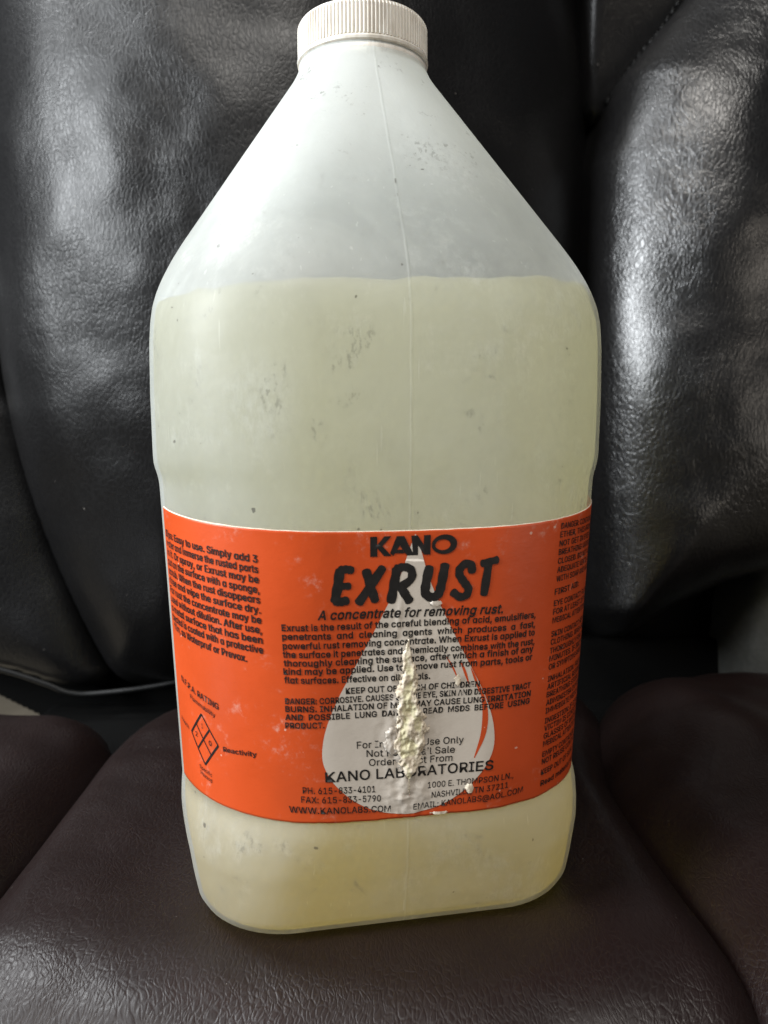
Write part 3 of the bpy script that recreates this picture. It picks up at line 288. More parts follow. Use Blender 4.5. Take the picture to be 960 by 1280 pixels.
108:(189,(70,-1,50,2,37,10,29,24,26,42,26,254,57,254,57,49,58,38,60,31,65,27,73,26,77,26,80,26,83,27,85,27,90,1,86,0,81,0,75,-1),(4,6,5,4,7,6,4,8,7,3,8,4,3,9,8,3,10,9,3,11,10,14,16,15,13,16,14,12,16,13,11,16,12,3,16,11,2,16,3,1,16,2,0,16,1,0,17,16,0,18,17,0,19,18)),
109:(610,(26,0,26,190,56,190,56,148,54,148,59,162,66,173,75,182,86,188,98,192,110,193,129,190,144,180,154,166,160,147,156,147,161,160,169,172,178,181,190,187,204,192,218,193,234,191,249,186,261,177,270,164,276,148,278,128,278,0,248,0,248,127,245,145,236,156,224,163,209,165,197,164,187,160,179,153,173,145,169,135,168,124,168,0,137,0,137,130,134,144,126,156,115,163,100,165,89,164,79,160,70,154,63,145,58,133,57,119,57,0),(9,11,10,20,22,21,8,11,9,19,22,20,19,23,22,8,12,11,0,2,1,0,4,2,4,3,2,7,12,8,18,23,19,18,24,23,6,12,7,17,24,18,6,13,12,17,25,24,5,47,6,47,13,6,16,34,17,34,25,17,47,46,13,46,14,13,5,48,47,16,35,34,33,25,34,33,26,25,5,49,48,16,36,35,32,26,33,45,14,46,4,49,5,15,36,16,4,50,49,15,37,36,31,26,32,44,15,45,15,14,45,4,51,50,15,38,37,31,27,26,0,52,4,52,51,4,44,38,15,44,39,38,30,27,31,43,39,44,43,40,39,0,53,52,42,40,43,30,28,27,29,28,30,42,41,40,0,54,53)),
110:(410,(57,113,57,0,26,0,26,190,56,190,56,144,51,144,62,166,76,181,94,189,114,192,132,190,147,184,160,174,170,160,176,142,179,120,179,0,148,0,148,118,145,137,136,152,123,161,105,165,92,163,80,159,71,151,63,141,58,129),(9,11,10,9,12,11,2,4,3,2,6,4,6,5,4,8,12,9,8,13,12,7,13,8,7,23,13,23,14,13,6,25,7,25,24,7,24,23,7,22,14,23,21,14,22,21,15,14,6,26,25,20,15,21,6,27,26,2,28,6,28,27,6,20,16,15,19,16,20,2,0,28,19,17,16,18,17,19,2,1,0)),
111:(415,(104,-4,79,-1,58,8,41,23,28,43,20,66,17,94,20,122,28,146,41,165,58,180,79,189,104,192,128,189,149,180,167,165,180,146,188,122,191,94,188,66,180,43,167,23,149,8,128,-1,104,23,121,26,135,33,146,44,154,59,158,75,160,94,158,112,154,129,146,144,135,155,121,162,104,165,86,162,73,155,62,144,54,129,50,112,48,94,50,75,54,59,62,44,73,33,86,26),(11,13,12,10,13,11,10,14,13,9,14,10,9,15,14,8,37,9,37,36,9,36,15,9,36,35,15,35,16,15,8,38,37,34,16,35,8,39,38,33,16,34,7,39,8,33,17,16,7,40,39,32,17,33,7,41,40,31,17,32,6,41,7,31,18,17,6,42,41,30,18,31,5,42,6,5,43,42,29,18,30,29,19,18,5,44,43,28,19,29,28,20,19,4,44,5,4,45,44,27,20,28,4,46,45,26,20,27,3,46,4,26,21,20,3,47,46,25,21,26,3,24,47,24,21,25,3,21,24,2,21,3,2,22,21,1,22,2,1,23,22,0,23,1)),
112:(424,(26,-71,26,190,56,190,56,160,59,160,63,166,69,173,76,180,86,186,98,191,115,192,137,189,156,180,173,166,185,146,193,122,195,94,193,66,185,42,173,23,157,8,137,-1,115,-4,99,-3,86,2,76,8,69,16,63,23,59,29,57,29,57,-71,110,23,126,26,140,33,150,44,158,58,163,75,164,95,163,114,158,131,150,145,140,156,126,163,110,165,94,163,81,156,70,145,62,131,58,114,56,95,58,75,63,58,70,43,81,32,94,26),(9,11,10,8,11,9,0,2,1,0,3,2,8,12,11,7,12,8,7,13,12,6,13,7,5,13,6,5,43,13,43,42,13,42,14,13,4,43,5,4,44,43,4,45,44,41,14,42,0,4,3,0,48,4,48,47,4,47,46,4,46,45,4,40,14,41,40,15,14,39,15,40,38,15,39,38,16,15,0,49,48,37,16,38,0,50,49,36,16,37,36,17,16,35,17,36,0,51,50,35,18,17,34,18,35,0,29,51,29,52,51,33,18,34,29,53,52,33,19,18,32,19,33,29,28,53,28,54,53,0,30,29,27,54,28,31,19,32,27,31,54,27,19,31,26,19,27,26,20,19,25,20,26,24,20,25,24,21,20,23,21,24,23,22,21)),
113:(424,(186,-71,155,-71,155,29,153,29,149,23,143,16,136,8,126,2,114,-3,98,-4,75,-1,56,8,40,23,27,42,20,66,17,94,20,122,27,146,40,166,56,180,75,189,98,192,114,191,126,186,136,180,144,173,149,166,153,160,156,160,156,190,186,190,102,23,118,26,132,32,142,43,150,58,154,75,156,95,154,114,150,131,142,145,132,156,118,163,102,165,86,163,72,156,62,145,54,131,50,114,48,95,50,75,54,58,62,44,73,33,86,26),(20,22,21,20,23,22,28,30,29,28,0,30,19,23,20,19,24,23,18,24,19,18,25,24,18,26,25,17,44,18,44,43,18,43,26,18,43,27,26,42,27,43,41,27,42,17,45,44,41,28,27,41,40,28,40,39,28,39,38,28,38,0,28,17,46,45,16,46,17,16,47,46,16,48,47,15,48,16,37,0,38,15,49,48,15,50,49,36,0,37,14,50,15,14,51,50,35,0,36,13,51,14,13,52,51,34,2,35,2,0,35,13,53,52,33,2,34,12,53,13,12,54,53,32,3,33,3,2,33,32,4,3,1,0,2,12,31,54,31,4,32,12,4,31,12,5,4,11,5,12,11,6,5,11,7,6,10,7,11,10,8,7,9,8,10)),
114:(259,(26,0,26,190,56,190,56,160,58,160,65,173,76,184,90,190,107,192,110,192,115,192,119,192,122,192,122,161,119,162,115,162,109,163,103,163,91,161,80,157,70,151,63,142,58,131,57,118,57,0),(7,9,8,7,10,9,7,11,10,7,12,11,7,13,12,6,13,7,0,2,1,0,3,2,5,13,6,4,17,5,17,16,5,16,15,5,15,14,5,14,13,5,4,18,17,4,19,18,0,4,3,0,22,4,22,21,4,21,20,4,20,19,4,0,23,22,0,24,23)),
115:(365,(91,-4,72,-3,56,2,42,9,31,19,23,32,18,47,47,53,53,40,62,30,75,25,91,23,108,25,122,31,131,40,134,51,132,60,127,68,118,74,106,78,75,85,52,93,36,104,27,119,23,137,26,152,33,166,43,177,58,185,74,190,94,192,112,191,127,186,140,179,149,170,157,158,162,145,134,139,129,149,121,158,110,164,94,166,78,164,65,158,57,150,54,139,56,129,62,122,72,116,86,111,115,105,137,97,153,86,162,71,166,53,163,37,156,24,145,12,130,3,112,-2),(29,31,30,29,32,31,28,32,29,28,33,32,27,33,28,27,34,33,26,34,27,26,41,34,41,35,34,26,42,41,40,35,41,25,42,26,25,43,42,39,35,40,25,44,43,39,36,35,38,36,39,24,44,25,24,45,44,37,36,38,24,46,45,23,46,24,23,47,46,23,48,47,22,48,23,22,49,48,22,50,49,22,51,50,21,51,22,21,52,51,20,52,21,20,53,52,19,53,20,18,53,19,17,53,18,17,54,53,16,54,17,15,54,16,6,8,7,15,55,54,14,55,15,5,8,6,13,55,14,5,9,8,13,56,55,4,9,5,12,56,13,4,10,9,11,56,12,4,11,10,11,57,56,4,57,11,3,57,4,3,58,57,2,58,3,2,59,58,1,59,2,1,0,59)),
116:(227,(102,190,102,164,3,164,3,190,32,236,63,236,63,49,64,38,68,31,75,26,85,25,88,25,93,26,97,26,101,27,107,1,102,0,96,-1,90,-2,84,-2,62,1,46,11,36,26,32,46),(23,5,4,23,6,5,2,0,3,2,1,0,23,7,6,22,7,23,22,8,7,22,9,8,13,15,14,22,10,9,12,15,13,21,10,22,11,15,12,10,15,11,21,15,10,20,15,21,19,15,20,19,16,15,19,17,16,19,18,17)),
117:(410,(91,-3,73,-1,57,5,44,15,35,29,28,47,26,69,26,190,57,190,57,72,60,52,68,37,82,28,100,25,113,27,125,31,134,38,142,48,146,61,148,76,148,190,179,190,179,0,149,0,149,46,154,46,143,23,129,8,111,0),(6,8,7,6,9,8,19,21,20,19,22,21,18,22,19,6,10,9,5,10,6,17,25,18,25,22,18,5,11,10,16,24,17,24,25,17,4,11,5,16,26,24,26,23,24,26,22,25,15,26,16,4,12,11,14,26,15,3,12,4,3,13,12,13,26,14,3,26,13,3,27,26,23,22,26,2,27,3,2,28,27,1,28,2,1,0,28)),
118:(389,(81,0,9,190,42,190,83,78,88,60,93,43,98,27,103,10,92,10,97,27,101,43,106,60,112,78,152,190,186,190,113,0),(0,2,1,0,3,2,12,14,13,12,15,14,0,4,3,11,15,12,0,5,4,10,15,11,0,9,5,9,6,5,9,6,10,6,15,10,0,8,9,7,15,6,0,7,8,0,15,7)),
119:(567,(69,0,11,190,44,190,67,107,72,89,77,68,82,46,88,21,82,21,88,45,93,67,98,88,103,107,126,190,158,190,181,107,186,88,191,68,196,45,201,21,196,21,201,45,206,68,212,88,217,107,240,190,272,190,215,0,184,0,159,86,156,99,152,112,149,126,145,140,142,154,138,169,145,169,142,155,138,140,135,126,131,112,128,99,124,86,99,0),(0,2,1,0,3,2,12,35,13,35,14,13,35,36,14,36,15,14,24,26,25,24,27,26,12,34,35,37,15,36,38,34,37,34,15,37,12,38,34,38,33,34,12,39,38,12,40,39,12,41,40,0,4,3,11,41,12,23,27,24,11,42,41,0,5,4,22,27,23,10,42,11,10,43,42,0,6,5,21,27,22,9,43,10,0,8,6,8,7,6,20,19,21,8,43,9,0,43,8)),
120:(379,(10,0,86,109,86,86,14,190,50,190,74,153,82,139,90,127,97,115,104,103,88,103,95,115,101,127,108,139,117,153,141,190,176,190,104,84,104,107,179,0,143,0,115,43,107,56,100,68,93,80,86,91,102,91,95,80,89,68,82,56,74,43,46,0),(2,4,3,2,5,4,14,16,15,14,17,16,2,6,5,13,17,14,2,1,6,1,7,6,12,18,13,18,17,13,1,11,7,11,8,7,11,8,12,8,18,12,1,10,11,9,18,8,0,10,1,9,19,18,0,25,10,25,9,10,25,26,9,26,19,9,0,24,25,27,19,26,0,28,24,28,23,24,28,23,27,23,19,27,0,29,28,22,19,23,0,30,29,21,19,22,0,31,30,20,19,21)),
121:(389,(24,-69,31,-43,36,-44,44,-45,52,-44,59,-42,65,-37,71,-29,75,-18,81,-1,9,190,42,190,83,78,88,60,93,43,98,27,103,10,92,10,97,27,101,43,106,60,112,78,153,190,186,190,102,-29,96,-43,88,-54,80,-62,70,-68,58,-71,46,-73,39,-72,32,-72,27,-70),(9,11,10,9,12,11,21,23,22,21,24,23,9,13,12,20,24,21,19,16,20,16,24,20,9,14,13,18,15,19,15,16,19,9,18,14,18,15,14,9,17,18,9,16,17,9,24,16,8,24,9,7,24,8,7,25,24,6,25,7,5,25,6,4,25,5,4,26,25,0,2,1,0,3,2,3,26,4,0,26,3,0,27,26,0,28,27,0,29,28,33,29,0,32,29,33,32,30,29,31,30,32)),
122:(380,(21,0,21,23,127,160,127,161,24,161,24,190,166,190,166,165,63,30,63,28,169,28,169,0),(4,6,5,4,7,6,4,3,7,3,2,7,2,8,7,1,8,2,1,9,8,1,10,9,1,11,10,0,11,1)),
48:(453,(113,-3,87,0,65,12,47,31,34,57,27,89,24,127,27,165,35,197,48,223,65,242,87,254,113,258,139,254,161,242,179,223,192,197,200,165,203,127,200,89,192,57,179,31,162,12,140,0,113,25,131,28,145,37,157,52,165,72,170,97,172,127,170,157,165,182,157,203,145,218,131,227,113,230,96,227,82,218,70,203,62,182,56,157,55,127,56,97,62,72,70,52,82,37,96,28),(11,13,12,10,13,11,10,14,13,9,14,10,9,36,14,36,15,14,9,37,36,35,15,36,9,38,37,34,15,35,8,38,9,34,16,15,8,39,38,33,16,34,8,40,39,32,16,33,7,40,8,32,17,16,7,41,40,31,17,32,6,41,7,31,18,17,6,42,41,30,18,31,5,42,6,5,43,42,29,18,30,29,19,18,5,44,43,28,19,29,4,44,5,28,20,19,4,45,44,27,20,28,3,45,4,27,21,20,3,46,45,26,21,27,3,47,46,25,21,26,2,47,3,25,22,21,2,24,47,24,22,25,2,22,24,1,22,2,1,23,22,1,0,23)),
49:(453,(38,0,38,27,195,27,195,0,138,254,138,0,106,0,106,224,105,224,43,179,43,213,99,254),(10,4,11,10,8,4,8,7,4,7,5,4,10,9,8,6,5,7,0,2,1,0,3,2)),
50:(453,(32,0,32,24,117,114,130,129,141,141,149,153,155,163,159,174,160,186,159,198,154,209,146,218,137,224,125,228,112,230,98,228,86,224,77,216,69,207,65,195,64,181,33,181,35,202,43,221,55,237,72,248,91,255,112,258,134,255,153,248,169,237,181,223,188,205,191,186,189,172,185,159,179,145,168,129,153,111,133,90,76,30,76,28,195,28,195,0),(26,28,27,26,29,28,25,29,26,25,30,29,24,30,25,24,31,30,23,15,24,15,14,24,14,13,24,13,31,24,12,31,13,23,16,15,11,31,12,23,17,16,11,32,31,22,17,23,10,32,11,22,18,17,9,32,10,22,19,18,9,33,32,21,19,22,8,33,9,21,20,19,8,34,33,7,34,8,6,34,7,6,35,34,5,35,6,5,36,35,4,36,5,4,37,36,3,37,4,3,38,37,2,38,3,1,38,2,1,39,38,1,40,39,1,41,40,1,42,41,1,43,42,0,43,1)),
51:(453,(109,-3,87,-1,66,5,49,15,35,29,26,46,22,66,55,66,57,54,63,44,72,35,83,30,95,26,109,25,124,26,138,30,149,37,157,46,163,58,165,72,163,86,158,98,150,109,137,117,121,122,101,124,78,124,78,150,144,224,144,226,35,226,35,254,186,254,186,230,106,139,106,144,132,144,154,138,172,127,185,111,194,93,196,72,194,51,185,33,172,18,154,6,133,-1),(30,32,31,30,33,32,30,29,33,29,28,33,28,34,33,27,35,28,35,34,28,26,35,27,26,36,35,26,37,36,26,38,37,26,25,38,25,24,38,24,39,38,23,39,24,22,39,23,22,40,39,21,40,22,20,40,21,20,41,40,19,41,20,18,41,19,18,42,41,5,7,6,5,8,7,17,42,18,5,9,8,17,43,42,16,43,17,4,9,5,4,10,9,15,43,16,4,11,10,15,44,43,14,44,15,4,12,11,3,12,4,13,44,14,3,13,12,3,44,13,3,45,44,2,45,3,2,46,45,1,46,2,1,0,46)),
52:(453,(20,53,20,79,123,254,155,254,54,83,54,81,207,81,207,53,141,0,141,61,141,73,141,159,171,159,171,0),(1,3,2,1,4,3,10,12,11,10,13,12,1,5,4,1,6,5,1,10,6,10,7,6,0,10,1,0,9,10,13,7,10,0,8,9,8,7,0,8,13,7)),
53:(453,(111,-3,89,-1,70,6,54,16,41,30,33,47,30,65,61,65,64,54,69,44,77,36,87,30,98,26,111,25,125,27,138,32,149,41,157,52,162,66,164,81,162,97,157,111,148,122,137,131,124,137,109,138,96,137,84,134,73,129,64,123,34,126,48,254,183,254,183,226,75,226,67,151,68,151,77,157,89,162,101,166,115,167,131,165,147,160,161,153,172,143,182,130,189,116,194,99,195,82,193,58,184,38,171,21,154,8,134,-1),(30,34,31,34,32,31,34,33,32,30,35,34,39,41,40,38,41,39,38,42,41,37,42,38,37,43,42,36,43,37,36,44,43,30,36,35,30,26,36,26,25,36,25,44,36,25,45,44,24,45,25,30,27,26,23,45,24,30,28,27,22,45,23,22,46,45,30,29,28,21,46,22,21,47,46,20,47,21,20,48,47,19,48,20,19,49,48,18,49,19,17,49,18,5,7,6,5,8,7,17,50,49,5,9,8,16,50,17,4,9,5,4,10,9,15,50,16,15,51,50,4,11,10,14,51,15,4,12,11,3,12,4,13,51,14,3,13,12,3,51,13,3,52,51,2,52,3,2,53,52,1,53,2,1,0,53)),
54:(453,(113,-3,91,-1,71,7,55,20,42,37,34,58,32,81,34,100,40,119,51,142,69,170,126,254,161,254,75,131,73,131,77,137,83,144,90,149,98,153,107,156,117,157,139,155,158,147,173,136,185,120,192,101,194,79,192,56,184,36,171,20,155,7,135,-1,113,24,127,26,139,31,149,40,157,51,162,64,164,79,162,94,157,107,149,118,139,126,127,131,113,133,99,131,87,126,77,118,69,107,64,94,62,79,64,64,69,51,77,40,87,31,99,26),(10,12,11,10,16,12,16,13,12,9,16,10,19,21,20,18,21,19,18,22,21,17,22,18,16,22,17,16,23,22,9,15,16,13,44,16,44,23,16,8,15,9,8,14,15,44,43,23,43,24,23,13,45,44,13,46,45,42,24,43,8,13,14,8,46,13,8,47,46,41,24,42,41,25,24,7,47,8,7,48,47,40,25,41,7,49,48,39,25,40,39,26,25,6,49,7,6,50,49,38,26,39,5,50,6,5,51,50,37,26,38,37,27,26,5,52,51,36,27,37,4,52,5,36,28,27,4,53,52,35,28,36,4,54,53,34,28,35,3,54,4,34,29,28,3,55,54,33,29,34,3,32,55,32,29,33,3,29,32,2,29,3,2,30,29,1,30,2,1,31,30,0,31,1)),
55:(453,(48,0,162,224,162,226,31,226,31,254,195,254,195,224,82,0),(3,5,4,3,2,5,2,6,5,1,6,2,1,7,6,0,7,1)),
56:(453,(113,-3,89,-1,68,6,50,17,37,31,29,48,26,68,28,83,33,98,40,110,51,121,63,128,76,132,76,133,59,141,46,154,38,171,35,190,38,209,45,225,57,239,73,249,92,256,113,258,134,256,153,249,169,239,181,225,188,209,191,190,188,171,180,154,167,141,150,133,150,132,164,128,176,121,186,110,194,98,199,83,200,68,198,48,189,31,176,17,158,6,137,-1,113,25,129,26,142,30,153,37,161,46,167,57,168,69,167,83,161,94,153,104,141,111,128,116,113,118,98,116,85,111,73,104,65,94,59,83,58,69,59,57,64,46,73,37,84,30,97,26,113,145,126,146,137,150,146,157,154,165,158,176,160,188,158,200,154,210,147,218,138,225,126,229,113,230,100,229,89,225,79,218,72,210,68,200,66,188,68,176,72,165,79,157,89,150,100,146),(22,24,23,21,24,22,21,25,24,20,25,21,20,26,25,19,26,20,19,82,26,82,27,26,19,83,82,81,27,82,19,84,83,80,27,81,18,84,19,80,28,27,18,85,84,79,28,80,18,86,85,78,28,79,18,87,86,77,28,78,17,87,18,77,29,28,17,88,87,76,29,77,16,88,17,76,30,29,16,89,88,75,30,76,16,90,89,74,30,75,74,31,30,15,90,16,15,91,90,73,31,74,15,92,91,72,31,73,72,32,31,14,92,15,14,93,92,71,32,72,14,70,93,70,32,71,14,32,70,14,33,32,13,33,14,12,33,13,12,34,33,11,34,12,11,35,34,10,35,11,10,36,35,9,58,10,58,36,10,58,37,36,9,59,58,57,37,58,9,60,59,56,37,57,9,61,60,55,37,56,8,61,9,55,38,37,8,62,61,54,38,55,7,62,8,54,39,38,7,63,62,53,39,54,6,63,7,53,40,39,6,64,63,52,40,53,6,65,64,51,40,52,5,65,6,51,41,40,5,66,65,50,41,51,4,66,5,50,42,41,4,67,66,49,42,50,4,68,67,48,42,49,3,68,4,48,43,42,3,69,68,47,43,48,3,46,69,46,43,47,3,43,46,2,43,3,2,44,43,1,44,2,1,45,44,0,45,1)),
57:(453,(113,258,135,255,155,247,171,234,184,217,192,197,194,173,192,155,186,135,175,112,158,84,100,0,65,0,151,124,154,124,149,117,144,111,137,105,128,101,119,98,109,97,87,100,69,107,53,119,41,134,34,154,32,176,34,198,42,218,55,235,71,247,91,255,113,230,99,228,87,223,77,215,69,204,64,191,63,176,64,161,69,148,77,137,87,129,99,123,113,122,127,123,139,129,149,137,157,147,162,160,164,175,162,190,157,204,150,215,139,223,127,228),(31,1,0,30,1,31,30,2,1,29,2,30,29,3,2,28,33,29,33,32,29,32,3,29,32,55,3,55,4,3,28,34,33,54,4,55,28,35,34,53,4,54,27,35,28,53,5,4,27,36,35,52,5,53,27,37,36,51,5,52,26,37,27,51,6,5,26,38,37,50,6,51,25,38,26,25,39,38,49,6,50,49,7,6,25,40,39,48,7,49,48,8,7,24,40,25,24,41,40,47,8,48,24,42,41,46,8,47,46,14,8,14,9,8,23,42,24,23,43,42,45,13,46,13,14,46,45,17,13,17,12,13,15,9,14,23,44,43,44,17,45,23,17,44,22,17,23,16,9,15,16,10,9,17,10,16,21,17,22,21,18,17,12,10,17,21,19,18,20,19,21,12,11,10)),
46:(188,(48,-2,39,-1,31,4,26,12,25,20,26,29,31,37,39,42,48,43,56,42,64,37,69,29,71,20,69,12,64,4,56,-1),(7,9,8,6,9,7,6,10,9,5,10,6,5,11,10,4,11,5,4,12,11,3,12,4,3,13,12,2,13,3,2,14,13,1,14,2,1,15,14,0,15,1)),
44:(188,(19,-60,34,36,68,36,42,-60),(0,2,1,0,3,2)),
58:(188,(48,135,39,137,31,142,26,149,25,158,26,167,31,174,39,179,48,181,56,179,64,174,69,167,71,158,69,149,64,142,56,137,48,-2,39,-1,31,4,26,12,25,20,26,29,31,37,39,42,48,43,56,42,64,37,69,29,71,20,69,12,64,4,56,-1),(23,25,24,22,25,23,22,26,25,21,26,22,21,27,26,20,27,21,20,28,27,19,28,20,19,29,28,18,29,19,18,30,29,17,30,18,17,31,30,16,31,17,7,9,8,6,9,7,6,10,9,5,10,6,5,11,10,4,11,5,4,12,11,3,12,4,3,13,12,2,13,3,2,14,13,1,14,2,1,15,14,0,15,1)),
64:(676,(178,-68,142,-65,111,-57,84,-44,61,-26,43,-4,31,23,23,54,20,90,23,124,31,155,44,182,61,204,84,222,110,235,140,243,174,246,207,243,236,235,261,221,281,204,297,183,308,159,315,134,318,108,317,89,316,71,312,54,307,38,300,25,289,14,276,8,258,5,248,6,238,8,229,12,220,18,214,25,211,34,210,34,204,24,194,15,181,8,163,6,142,9,125,18,112,31,102,48,96,69,94,91,97,113,103,132,114,149,129,161,146,169,165,172,180,170,192,166,202,159,208,153,210,153,210,167,237,167,237,55,238,45,242,37,249,31,259,30,270,32,278,38,284,48,288,64,290,83,291,108,289,129,283,150,274,170,261,187,245,201,225,212,201,219,174,221,146,219,121,212,100,201,82,186,68,167,57,144,51,118,49,89,51,59,57,33,68,10,82,-8,101,-23,123,-34,149,-40,179,-43,192,-42,206,-40,218,-37,229,-34,238,-32,245,-29,252,-53,243,-57,232,-60,219,-63,205,-65,191,-67,165,32,180,34,191,39,200,47,206,59,210,74,211,92,210,111,206,124,199,134,190,141,179,145,165,146,152,144,141,139,133,130,126,119,122,107,121,92,122,77,125,63,131,50,139,41,151,35),(15,17,16,14,17,15,14,18,17,13,18,14,13,19,18,12,82,13,82,81,13,81,19,13,81,80,19,80,20,19,12,83,82,79,20,80,12,84,83,78,20,79,11,84,12,78,21,20,11,85,84,77,21,78,76,21,77,11,86,85,76,22,21,10,86,11,54,56,55,54,57,56,75,22,76,53,57,54,60,62,61,60,63,62,10,87,86,53,58,57,52,58,53,75,23,22,52,59,58,9,87,10,52,60,59,52,122,60,122,121,60,121,120,60,120,119,60,119,118,60,118,63,60,74,23,75,51,123,52,123,122,52,9,88,87,51,124,123,51,125,124,74,24,23,50,125,51,50,126,125,73,24,74,117,63,118,8,88,9,50,127,126,8,89,88,49,127,50,116,63,117,72,24,73,72,25,24,49,128,127,49,129,128,115,63,116,48,129,49,7,89,8,72,26,25,7,90,89,71,26,72,48,130,129,114,63,115,71,27,26,47,130,48,70,27,71,47,131,130,7,91,90,113,63,114,113,64,63,6,91,7,70,28,27,47,132,131,69,28,70,46,132,47,112,64,113,112,65,64,46,133,132,111,65,112,68,28,69,68,29,28,111,39,65,39,38,65,38,66,65,46,110,133,111,40,39,37,66,38,110,40,111,6,92,91,46,40,110,67,29,68,37,67,66,45,40,46,37,29,67,36,29,37,36,30,29,45,41,40,5,92,6,35,30,36,44,41,45,44,42,41,35,31,30,34,31,35,5,93,92,43,42,44,33,31,34,33,32,31,4,93,5,4,94,93,4,95,94,3,95,4,102,104,103,101,104,102,3,96,95,100,104,101,99,104,100,98,104,99,3,97,96,97,104,98,3,104,97,2,104,3,2,105,104,2,106,105,1,106,2,1,107,106,1,108,107,0,108,1,0,109,108)),
45:(453,(168,122,168,94,57,94,57,122),(2,0,3,2,1,0)),
593:(425,(97,-4,75,-1,56,8,40,23,27,42,20,66,17,94,20,122,27,146,40,166,56,180,76,189,98,192,114,191,127,186,136,180,144,173,149,166,153,160,156,160,156,190,186,190,186,0,156,0,156,29,153,29,149,23,143,16,136,8,126,2,113,-3,102,23,118,26,132,32,142,43,150,58,155,75,156,95,155,114,150,131,142,145,132,156,119,163,102,165,86,163,73,156,62,145,54,131,50,114,48,95,50,75,54,58,62,44,73,33,86,26),(11,13,12,11,14,13,19,21,20,19,22,21,10,14,11,10,15,14,9,15,10,9,16,15,9,17,16,8,44,9,44,43,9,43,17,9,43,18,17,42,18,43,41,18,42,8,45,44,41,19,18,41,40,19,40,39,19,39,22,19,8,46,45,7,46,8,7,47,46,38,22,39,7,48,47,6,48,7,37,22,38,6,49,48,6,50,49,36,22,37,5,50,6,5,51,50,35,22,36,4,51,5,4,52,51,34,22,35,4,53,52,33,24,34,24,22,34,3,53,4,3,54,53,32,25,33,25,24,33,32,26,25,23,22,24,3,31,54,31,26,32,3,26,31,3,27,26,2,27,3,2,28,27,2,29,28,1,29,2,1,30,29,0,30,1)),
}
# ------------------------------------------------------------------ setting
fl = mesh_obj('floor', [(-4000, -3000, -455), (4000, -3000, -455), (4000, 5000, -455), (-4000, 5000, -455)], [(0, 1, 2, 3)], M_floor)
tag(fl, kind='structure')

# ------------------------------------------------------------------ chair
chair = empty('leather_armchair', (0, 0.06, -0.455))
tag(chair, 'black and dark brown leather armchair with stitched seams, the jug standing on its seat', 'armchair')
CH0 = Vector((0, 60, -455))
def inside_dist(poly, P):
    """signed distance (positive inside) of points P (n,2) to a polygon"""
    poly = np.array(poly); n = len(poly); d = np.full(len(P), 1e9); ins = np.zeros(len(P), bool)
    for i in range(n):
        a = poly[i]; b = poly[(i + 1) % n]; ab = b - a
        tt = np.clip(((P - a) @ ab) / (ab @ ab), 0, 1)
        d = np.minimum(d, np.linalg.norm(P - (a + tt[:, None] * ab), axis=1))
        c = ((a[1] > P[:, 1]) != (b[1] > P[:, 1]))
        with np.errstate(divide='ignore', invalid='ignore'):
            xx = (b[0] - a[0]) * (P[:, 1] - a[1]) / (b[1] - a[1]) + a[0]
        ins ^= c & (P[:, 0] < xx)
    return np.where(ins, d, -d)
def smooth_poly(poly, k=2):
    p = np.array(poly, float)
    for _ in range(k):
        q = np.roll(p, -1, 0); p = np.stack([p * .75 + q * .25, p * .25 + q * .75], 1).reshape(-1, 2)
    return p
def grow(poly, by):
    p = np.array(poly, float); n = len(p); out = []
    ar = sum(p[i][0] * p[(i + 1) % n][1] - p[(i + 1) % n][0] * p[i][1] for i in range(n)); sg = 1 if ar > 0 else -1
    for i in range(n):
        a = p[i] - p[i - 1]; b = p[(i + 1) % n] - p[i]; a /= np.linalg.norm(a); b /= np.linalg.norm(b)
        m = np.array([a[1] + b[1], -a[0] - b[0]]) * sg; m /= max(np.linalg.norm(m), 1e-6); out.append(tuple(p[i] + m * by))
    return out
def pillow(name, poly, T, r, mat, frame, extra=None, step=4.0, margin=13.0, clip=None, base=0.0, drop=5.0, smooth=1):
    """an upholstered pad: the outline is rounded over by radius r to thickness T; its skirt runs down behind the seams"""
    po = smooth_poly(poly, smooth)
    lo = po.min(0) - margin; hi = po.max(0) + margin
    if clip: lo = np.maximum(lo, clip[:2]); hi = np.minimum(hi, clip[2:])
    nx = int((hi[0] - lo[0]) / step) + 2; ny = int((hi[1] - lo[1]) / step) + 2
    gx, gy = np.meshgrid(np.linspace(lo[0], hi[0], nx), np.linspace(lo[1], hi[1], ny))
    P = np.stack([gx.ravel(), gy.ravel()], 1); d = inside_dist(po, P)
    g = np.sqrt(np.clip(1 - (1 - np.clip(d / r, 0, 1)) ** 2, 0, 1))
    h = base + T * g + np.where(d < 0, d * drop, 0)
    if extra is not None: h = h + extra(P[:, 0], P[:, 1], np.clip(d, 0, None))
    O, U, V, N = frame
    vs = [O + U * p[0] + V * p[1] + N * hh - CH0 for p, hh in zip(P, h)]
    keep = d > -margin
    fs = []
    for j in range(ny - 1):
        for i in range(nx - 1):
            a = j * nx + i; f = (a, a + 1, a + nx + 1, a + nx)
            if all(keep[k] for k in f): fs.append(f)
    return mesh_obj(name, vs, fs, mat, chair)
ta = R(4)
BACK = (Vector((0, 200, 0)), Vector((1, 0, 0)), Vector((0, math.sin(ta), math.cos(ta))), Vector((0, -math.cos(ta), math.sin(ta))))
SEAT = (Vector((0, 0, 0)), Vector((1, 0, 0)), Vector((0, 1, 0)), Vector((0, 0, 1)))
def gauss(x, y, cx, cy, sx, sy, rot=0):
    c, s = math.cos(rot), math.sin(rot); dx = x - cx; dy = y - cy
    u = dx * c + dy * s; v = -dx * s + dy * c
    return np.exp(-(u / sx) ** 2 - (v / sy) ** 2)
def nz(x, y, s, seed, amp):
    return np.array([amp * noise.noise(Vector((a * s, b * s, seed))) for a, b in zip(x, y)])

